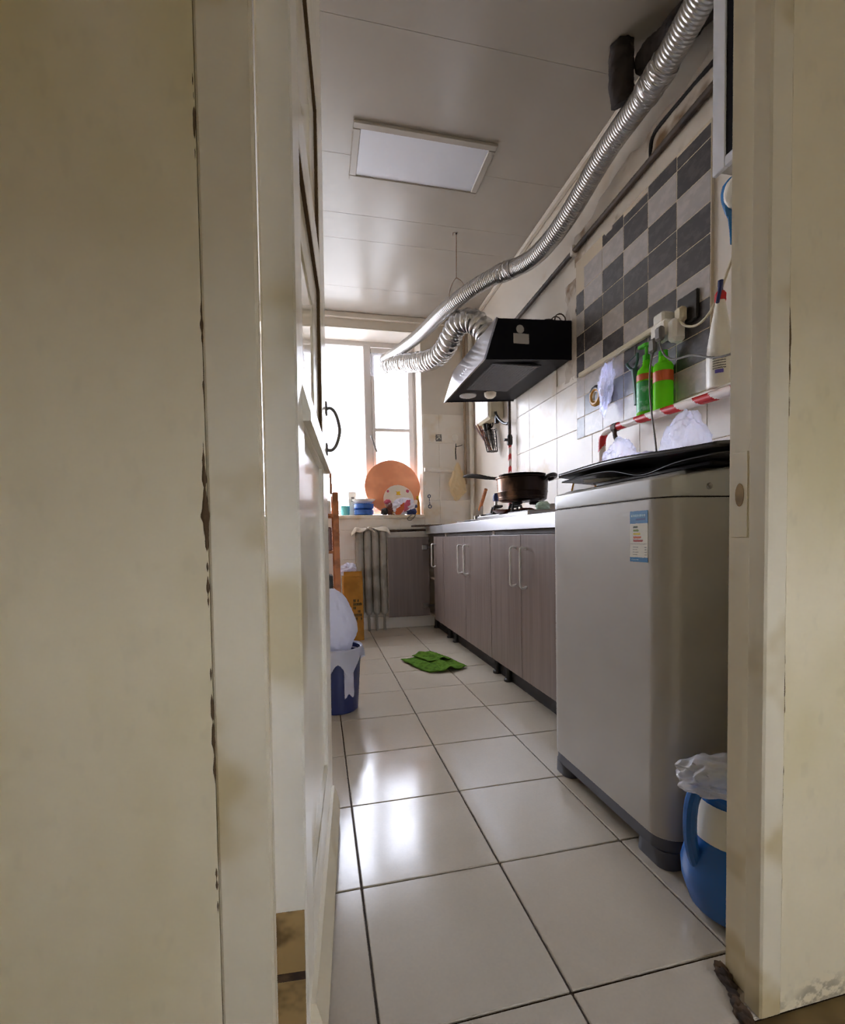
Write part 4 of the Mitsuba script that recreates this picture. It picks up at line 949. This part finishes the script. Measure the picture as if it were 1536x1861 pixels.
add('film', blob((1.325, 1.965, 1.455), (0.028, 0.05, 0.115), 61, 0.4, 3.2, None, 4, 0.45, shape=lambda v: np.column_stack([v[:, 0], v[:, 1] * (0.80 + 0.45 * np.clip(v[:, 2], -1, 1)) - 0.25 * v[:, 2], v[:, 2]])), 'mat_soft_film', 25, hb)
add('knot', tube(spline([(1.345, 1.955, 1.56), (1.355, 1.95, 1.59), (1.366, 1.95, 1.605)], 8), 0.004, 6), 'mat_thin_white', 30, hb)
tp = thing('adhesive_tape', 'ochre and black roll of tape hanging beside the clear bag', 'tape roll')
add('roll', ring((1.335, 2.055, 1.452), 0.036, 0.013, 'x', 30, 10), 'mat_ochre', 30, tp)
add('black_band', ring((1.332, 2.055, 1.452), 0.040, 0.011, 'x', 20, 10, math.radians(40), math.radians(160)), 'mat_black', 30, tp, label='black wrapping')
add('inner', ring((1.335, 2.055, 1.452), 0.026, 0.006, 'x', 30, 8), 'mat_white_plastic', 30, tp, label='white core')

# ------------------------------------------------------------------ things on the window sill
z0 = WZ0
cu = thing('teal_cup', 'small teal cup holding thin sticks at the left of the sill', 'cup')
add('body', lathe([(0, 0), (0.036, 0), (0.040, 0.085), (0.037, 0.085), (0.033, 0.006), (0, 0.005)], (0.235, 4.13, z0), 26), 'mat_teal', 40, cu)
add('stick', cat(*[tube([(0.235 + 0.01 * (k - 1), 4.13, z0 + 0.02), (0.235 + 0.017 * (k - 1), 4.135, z0 + 0.26 - 0.03 * k)], 0.002, 5) for k in range(3)]), 'mat_white_plastic', 30, cu)
cr = thing('tall_carton', 'tall white carton with a small brown square print on the sill', 'carton')
add('body', box(0.27, 0.335, 4.17, 4.23, z0, z0 + 0.215, 0.003), 'mat_white_plastic', False, cr)
add('print', box(0.292, 0.318, 4.1685, 4.17, z0 + 0.13, z0 + 0.17), 'mat_grey_lead', False, cr)
for k in range(2):
    add('blue_bowl', lathe([(0, 0), (0.07, 0.0), (0.085, 0.012), (0.083, 0.046), (0.088, 0.05), (0.078, 0.05), (0.07, 0.010), (0, 0.008)], (0.395, 4.11, z0 + 0.052 * k), 36), 'mat_bowl_blue', 40, label='blue plastic bowl, lower of two stacked on the sill' if k == 0 else 'blue plastic bowl, upper of two stacked on the sill', category='bowl')
add('white_bowl', lathe([(0, 0), (0.06, 0.0), (0.10, 0.03), (0.105, 0.036), (0.10, 0.036), (0.058, 0.006), (0, 0.005)], (0.395, 4.11, z0 + 0.104), 36), 'mat_white_plastic', 40, label='white bowl stacked on top of the two blue bowls', category='bowl')
add('white_bottle', lathe([(0, 0), (0.03, 0), (0.03, 0.06), (0.012, 0.10), (0.007, 0.115), (0.007, 0.19), (0, 0.19)], (0.432, 4.235, z0), 20), 'mat_white_plastic', 40, label='slim white bottle with a thin spout behind the blue bowls', category='bottle')
# big round board leaning on the window
RB = trimesh.transformations.rotation_matrix(math.radians(90 - 12), [1, 0, 0])
brd = lathe([(0, 0), (0.240, 0), (0.249, 0.004), (0.249, 0.018), (0.240, 0.022), (0, 0.022)], (0, 0, 0), 64)
brd.apply_transform(RB); brd.apply_translation((0.660, 4.165, z0 + 0.252))
add('round_board', brd, 'mat_orange_board', 40, label='large round orange brown board leaning against the window', category='board')
plt_ = thing('white_plate', 'ivory plate with pink dots and a yellow shape leaning in front of the round board', 'plate')


def leanp(m, tilt=14, at=(0.70, 4.095, z0 + 0.135)):
    m.apply_transform(trimesh.transformations.rotation_matrix(math.radians(90 - tilt), [1, 0, 0])); m.apply_translation(at); return m


add('dish', leanp(lathe([(0, 0), (0.095, 0.0), (0.133, 0.010), (0.135, 0.014), (0.094, 0.005), (0, 0.005)], (0, 0, 0), 40)), 'mat_ivory', 40, plt_)
for (dx, dz, r, m_) in ((-0.092, 0.078, 0.012, 'mat_pink'), (0.085, 0.078, 0.015, 'mat_pink')):
    add('dot', leanp(lathe([(0, 0), (r, 0), (r, 0.003), (0, 0.004)], (dx, dz, 0.010), 16)), m_, 30, plt_, label='pink printed dot')
add('yellow_mark', leanp(prism([(-0.022, 0.045), (0.022, 0.045), (0.014, 0.062), (0.022, 0.078), (-0.018, 0.074), (-0.010, 0.060)], 'z', 0.006, 0.009)), 'mat_yellow', False, plt_, label='yellow printed mark')
add('snack_bag', blob((0.725, 4.03, z0 + 0.070), (0.118, 0.036, 0.078), 71, 0.35, 2.6, z0, 4, 0.3, shape=lambda v: np.column_stack([v[:, 0], v[:, 1], v[:, 2] + 0.35 * v[:, 0]])), 'mat_bag_white', 25, label='crumpled silvery snack bag lying on the sill before the ivory plate', category='bag')
for (x, dz, r, m_, l_) in ((0.615, 0.05, (0.035, 0.03, 0.055), 'mat_brown_red', 'small maroon packet on the sill left of the snack bag'), (0.655, 0.028, (0.05, 0.022, 0.032), 'mat_ochre', 'orange packet on the sill under the snack bag'),
                           (0.80, 0.028, (0.05, 0.025, 0.034), 'mat_navy', 'dark packet on the sill right of the snack bag'), (0.565, 0.028, (0.03, 0.03, 0.034), 'mat_black', 'dark lump of packaging between the bowls and the packets'), (0.60, 0.115, (0.03, 0.018, 0.024), 'mat_pink', 'pink crumpled wrapper on top of the packets')):
    add('packet', blob((x, 4.03 if dz < .1 else 4.06, z0 + dz), r, int(x * 100), 0.35, 2.5, z0, 3, 0.2), m_, 25, label=l_, category='packet')
yb1 = thing('sauce_bottle', 'yellow sauce bottle at the right end of the sill', 'bottle')
add('body', lathe([(0, 0), (0.022, 0), (0.024, 0.01), (0.022, 0.10), (0.012, 0.15), (0, 0.15)], (0.878, 4.12, z0), 20), 'mat_ochre', 40, yb1)
add('cap', lathe([(0, 0), (0.012, 0), (0.011, 0.022), (0, 0.022)], (0.878, 4.12, z0 + 0.149), 14), 'mat_yellow', 30, yb1)
yb2 = thing('sauce_bottle', 'pale bottle with a blue cap lying between the snack bag and the yellow bottle', 'bottle')
add('body', tube([(0.835, 4.06, z0 + 0.02), (0.86, 4.10, z0 + 0.13)], [0.018, 0.014], 14), 'mat_ivory', 30, yb2)
add('cap', blob((0.842, 4.045, z0 + 0.075), (0.018, 0.012, 0.016), 3, 0.05, 2, None, 3), 'mat_navy', True, yb2)
add('orange_panel', blob((0.70, 4.003, z0 + 0.045), (0.045, 0.012, 0.045), 75, 0.3, 2.2, z0, 3, 0.2, shape=lambda v: np.column_stack([v[:, 0], v[:, 1], v[:, 2] + 0.7 * v[:, 0]])), 'mat_label_orange', 25, 'snack_bag', label='orange printed panel')
add('red_panel', blob((0.755, 4.002, z0 + 0.075), (0.035, 0.012, 0.045), 76, 0.3, 2.2, z0, 3, 0.2, shape=lambda v: np.column_stack([v[:, 0], v[:, 1], v[:, 2] + 0.7 * v[:, 0]])), 'mat_pink', 25, 'snack_bag', label='pink red printed panel')
add('looped_cord', tube(spline([(0.80, 4.00, z0 + 0.004), (0.78, 3.98, z0 - 0.012), (0.755, 3.975, z0 - 0.04), (0.78, 3.975, z0 - 0.05), (0.82, 3.98, z0 - 0.015), (0.835, 4.0, z0 + 0.004)], 40), 0.004, 6), 'mat_grey_lead', 30, label='grey cord looping over the sill edge', category='cord')

# ------------------------------------------------------------------ radiator with a cloth
rd = thing('radiator', 'grey column radiator below the window with a cloth over it', 'radiator')
for x in (0.332, 0.398, 0.464, 0.530):
    pts = rounded(x - 0.031, x + 0.031, 3.90, 3.985, 0.025, 5)
    add('column', skirt([(rounded(x - 0.02, x + 0.02, 3.92, 3.97, 0.018, 5), 0.140), (pts, 0.165), (pts, 0.83), (rounded(x - 0.02, x + 0.02, 3.92, 3.97, 0.018, 5), 0.862)]), 'mat_radiator', 40, rd)
    add('foot', lathe([(0, 0), (0.012, 0), (0.010, 0.145), (0, 0.145)], (x, 3.945, 0), 8), 'mat_radiator', 30, rd)
U, V = np.meshgrid(np.linspace(0, 1, 40), np.linspace(0, 1, 24), indexing='ij')
cz = 0.874 + 0.006 * np.sin(U * 17) + 0.008 * meshkit.fbm(np.stack([U * 6, V * 4, U * 0], -1), 3, 2)
drop = 0.055 * np.clip((0.14 - U) / 0.14, 0, 1) ** 1.3 + 0.030 * np.clip((U - 0.90) / 0.10, 0, 1) ** 1.5
front = 0.02 * np.clip((0.2 - V) / 0.2, 0, 1) * (1 + np.sin(U * 9))
add('cloth', sheet(np.stack([0.264 + 0.325 * U, 3.885 + 0.10 * V, cz - drop - front], -1), 0.004), 'mat_cloth', True, label='pale cloth laid over the radiator top', category='cloth')
add('cloth_strap', tube(spline([(0.37, 3.882, 0.882), (0.42, 3.880, 0.862), (0.46, 3.88, 0.838)], 12), 0.005, 6), 'mat_cloth', 30, 'cloth')

# ------------------------------------------------------------------ left side: rack, carton, bin
rk = thing('wooden_rack', 'orange brown wooden shelf rack standing behind the door by the carton', 'rack')
for (x, y) in ((0.118, 3.22), (-0.28, 3.22), (0.118, 3.50), (-0.28, 3.50)):
    add('post', box(x - 0.02, x + 0.02, y - 0.014, y + 0.014, 0.0, 1.10, 0.003), 'mat_rack_wood', False, rk)
add('finial', box(0.085, 0.098, 3.21, 3.222, 1.09, 1.235, 0.002), 'mat_rack_wood', False, rk)
for z in (0.15, 0.42, 0.69, 0.94):
    add('shelf', box(-0.30, 0.098, 3.206, 3.514, z, z + 0.018, 0.002), 'mat_rack_wood', False, rk)
for k, (z, m_, l_) in enumerate(((0.438, 'mat_black', 'dark box on the lower shelf of the wooden rack'), (0.708, 'mat_brown_red', 'dark red box on the middle shelf of the wooden rack'), (0.958, 'mat_white_plastic', 'white box on the top shelf of the wooden rack'))):
    add('storage_box', box(-0.05, 0.088, 3.23, 3.40, z, z + (0.10, 0.16, 0.09)[k], 0.006), m_, False, label=l_, category='box')
ct = thing('cardboard_box', 'tall yellowish brown cardboard box with black print beside the radiator', 'cardboard box')
add('body', box(0.176, 0.322, 3.60, 3.84, 0.0, 0.50, 0.003), 'mat_cardboard', False, ct)
add('flap', prism([(3.60, 0.50), (3.604, 0.50), (3.615, 0.535), (3.611, 0.536)], 'x', 0.18, 0.318), 'mat_cardboard', False, ct)
rng = np.random.default_rng(3)
pr = []
for i in range(6):
    for j in range(6):
        if rng.random() < 0.62:
            pr.append(box(0.245 + 0.011 * i, 0.245 + 0.011 * i + 0.008, 3.5985, 3.601, 0.16 + 0.028 * j, 0.16 + 0.028 * j + 0.02))
add('black_print', cat(*pr), 'mat_print_black', False, ct, label='black printed marks')
add('plastic_bag', blob((0.215, 3.70, 0.545), (0.07, 0.07, 0.055), 81, 0.3, 2.4, 0.502, 3, 0.3, shape=lambda v: np.column_stack([v[:, 0], v[:, 1], v[:, 2] + 0.3 * v[:, 0]])), 'mat_thin_white', 25, label='white plastic bag lying on the cardboard box', category='bag')
cn = thing('waste_bin', 'dark blue waste bin with a white liner bag at the door edge', 'bin')
bc = (0.065, 2.175)
add('body', lathe([(0, 0.0), (0.085, 0.0), (0.092, 0.006), (0.112, 0.285), (0.116, 0.29), (0.108, 0.29), (0.088, 0.01), (0, 0.008)], (*bc, 0), 40), 'mat_can_blue', 40, cn)
ang = np.linspace(0, 2 * math.pi, 73)
rows = []
for k in range(14):
    t = k / 13
    hem = 0.085 + 0.045 * (meshkit.noise(np.stack([np.cos(ang) * 2.2, np.sin(ang) * 2.2, ang * 0], -1), 5) - .5) * 2
    r = 0.117 + 0.006 * np.sin(ang * 9 + 2) * t + 0.012 * meshkit.noise(np.stack([np.cos(ang) * 4, np.sin(ang) * 4, ang * 0 + t * 2], -1), 6) * (0.3 + t)
    z = 0.297 - hem * t
    rows.append(np.stack([bc[0] + r * np.cos(ang), bc[1] + r * np.sin(ang), z], -1))
inner = np.stack([bc[0] + 0.104 * np.cos(ang), bc[1] + 0.104 * np.sin(ang), np.full_like(ang, 0.265)], -1)
add('liner', sheet(np.stack([inner] + rows, 0)), 'mat_thin_white', True, cn, label='white bin liner folded over the rim')
add('liner_tail', sheet(np.stack([np.stack([bc[0] + 0.118 * np.cos(a0) + 0 * s, bc[1] + 0.118 * np.sin(a0) + 0 * s, 0.22 - 0.13 * s + 0.01 * np.sin(a0 * 20)], -1) for a0 in np.linspace(-1.35, -0.95, 8) for s in [np.linspace(0, 1, 8)]], 0)), 'mat_thin_white', True, cn, label='white liner corner hanging down')
add('rubbish_bag', blob((0.055, 2.20, 0.405), (0.105, 0.105, 0.155), 91, 0.14, 1.6, None, 4, 0.10, shape=lambda v: np.column_stack([v[:, 0] * (1 - 0.28 * v[:, 2]), v[:, 1] * (1 - 0.28 * v[:, 2]), v[:, 2]])), 'mat_thin_white', 25, label='full bluish white plastic bag standing in the blue waste bin', category='bag')

# ------------------------------------------------------------------ rag on the floor
U, V = np.meshgrid(np.linspace(0, 1, 44), np.linspace(0, 1, 36), indexing='ij')
A, B, C, D = np.array([0.50, 2.90]), np.array([0.74, 2.99]), np.array([0.845, 2.62]), np.array([0.60, 2.585])
xy = (1 - U)[..., None] * ((1 - V)[..., None] * A + V[..., None] * B) + U[..., None] * ((1 - V)[..., None] * D + V[..., None] * C)
wr = meshkit.fbm(np.stack([U * 3.2, V * 3.2, U * 0], -1), 4, 14)
ridge = np.exp(-((V - 0.45 - 0.15 * np.sin(U * 3)) / 0.10) ** 2)
z = 0.006 + 0.016 * wr + 0.018 * ridge
xy = xy + 0.03 * (np.stack([meshkit.noise(np.stack([U * 3, V * 3, U * 0], -1), 3), meshkit.noise(np.stack([U * 3, V * 3, U * 0 + 9], -1), 4)], -1) - .5)
add('floor_rag', sheet(np.concatenate([xy, z[..., None]], -1), 0.005), 'mat_rag', True, label='crumpled green rag lying on the tiled floor', category='rag')
add('folded_flap', sheet(np.concatenate([xy[:26, 8:30] + np.array([0.02, 0.03]), z[:26, 8:30, None] + 0.010], -1), 0.004), 'mat_rag', True, 'floor_rag')

# ------------------------------------------------------------------ ceiling lamp (off)
lp = thing('ceiling_lamp', 'rectangular flat ceiling lamp panel, switched off', 'lamp')
lx0, lx1, ly0, ly1, fz = 0.212, 0.900, 2.185, 2.535, 0.035
add('frame', cat(box(lx0, lx1, ly0, ly0 + fz, ZC - 0.018, ZC - 0.004, 0.003), box(lx0, lx1, ly1 - fz, ly1, ZC - 0.018, ZC - 0.004, 0.003), box(lx0, lx0 + fz, ly0 + fz, ly1 - fz, ZC - 0.018, ZC - 0.004, 0.003), box(lx1 - fz, lx1, ly0 + fz, ly1 - fz, ZC - 0.018, ZC - 0.004, 0.003)), 'mat_ceiling', False, lp)
add('diffuser', box(lx0 + fz - 0.002, lx1 - fz + 0.002, ly0 + fz - 0.002, ly1 - fz + 0.002, ZC - 0.012, ZC - 0.005, 0.001), 'mat_lamp_panel', False, lp, label='white diffuser panel')
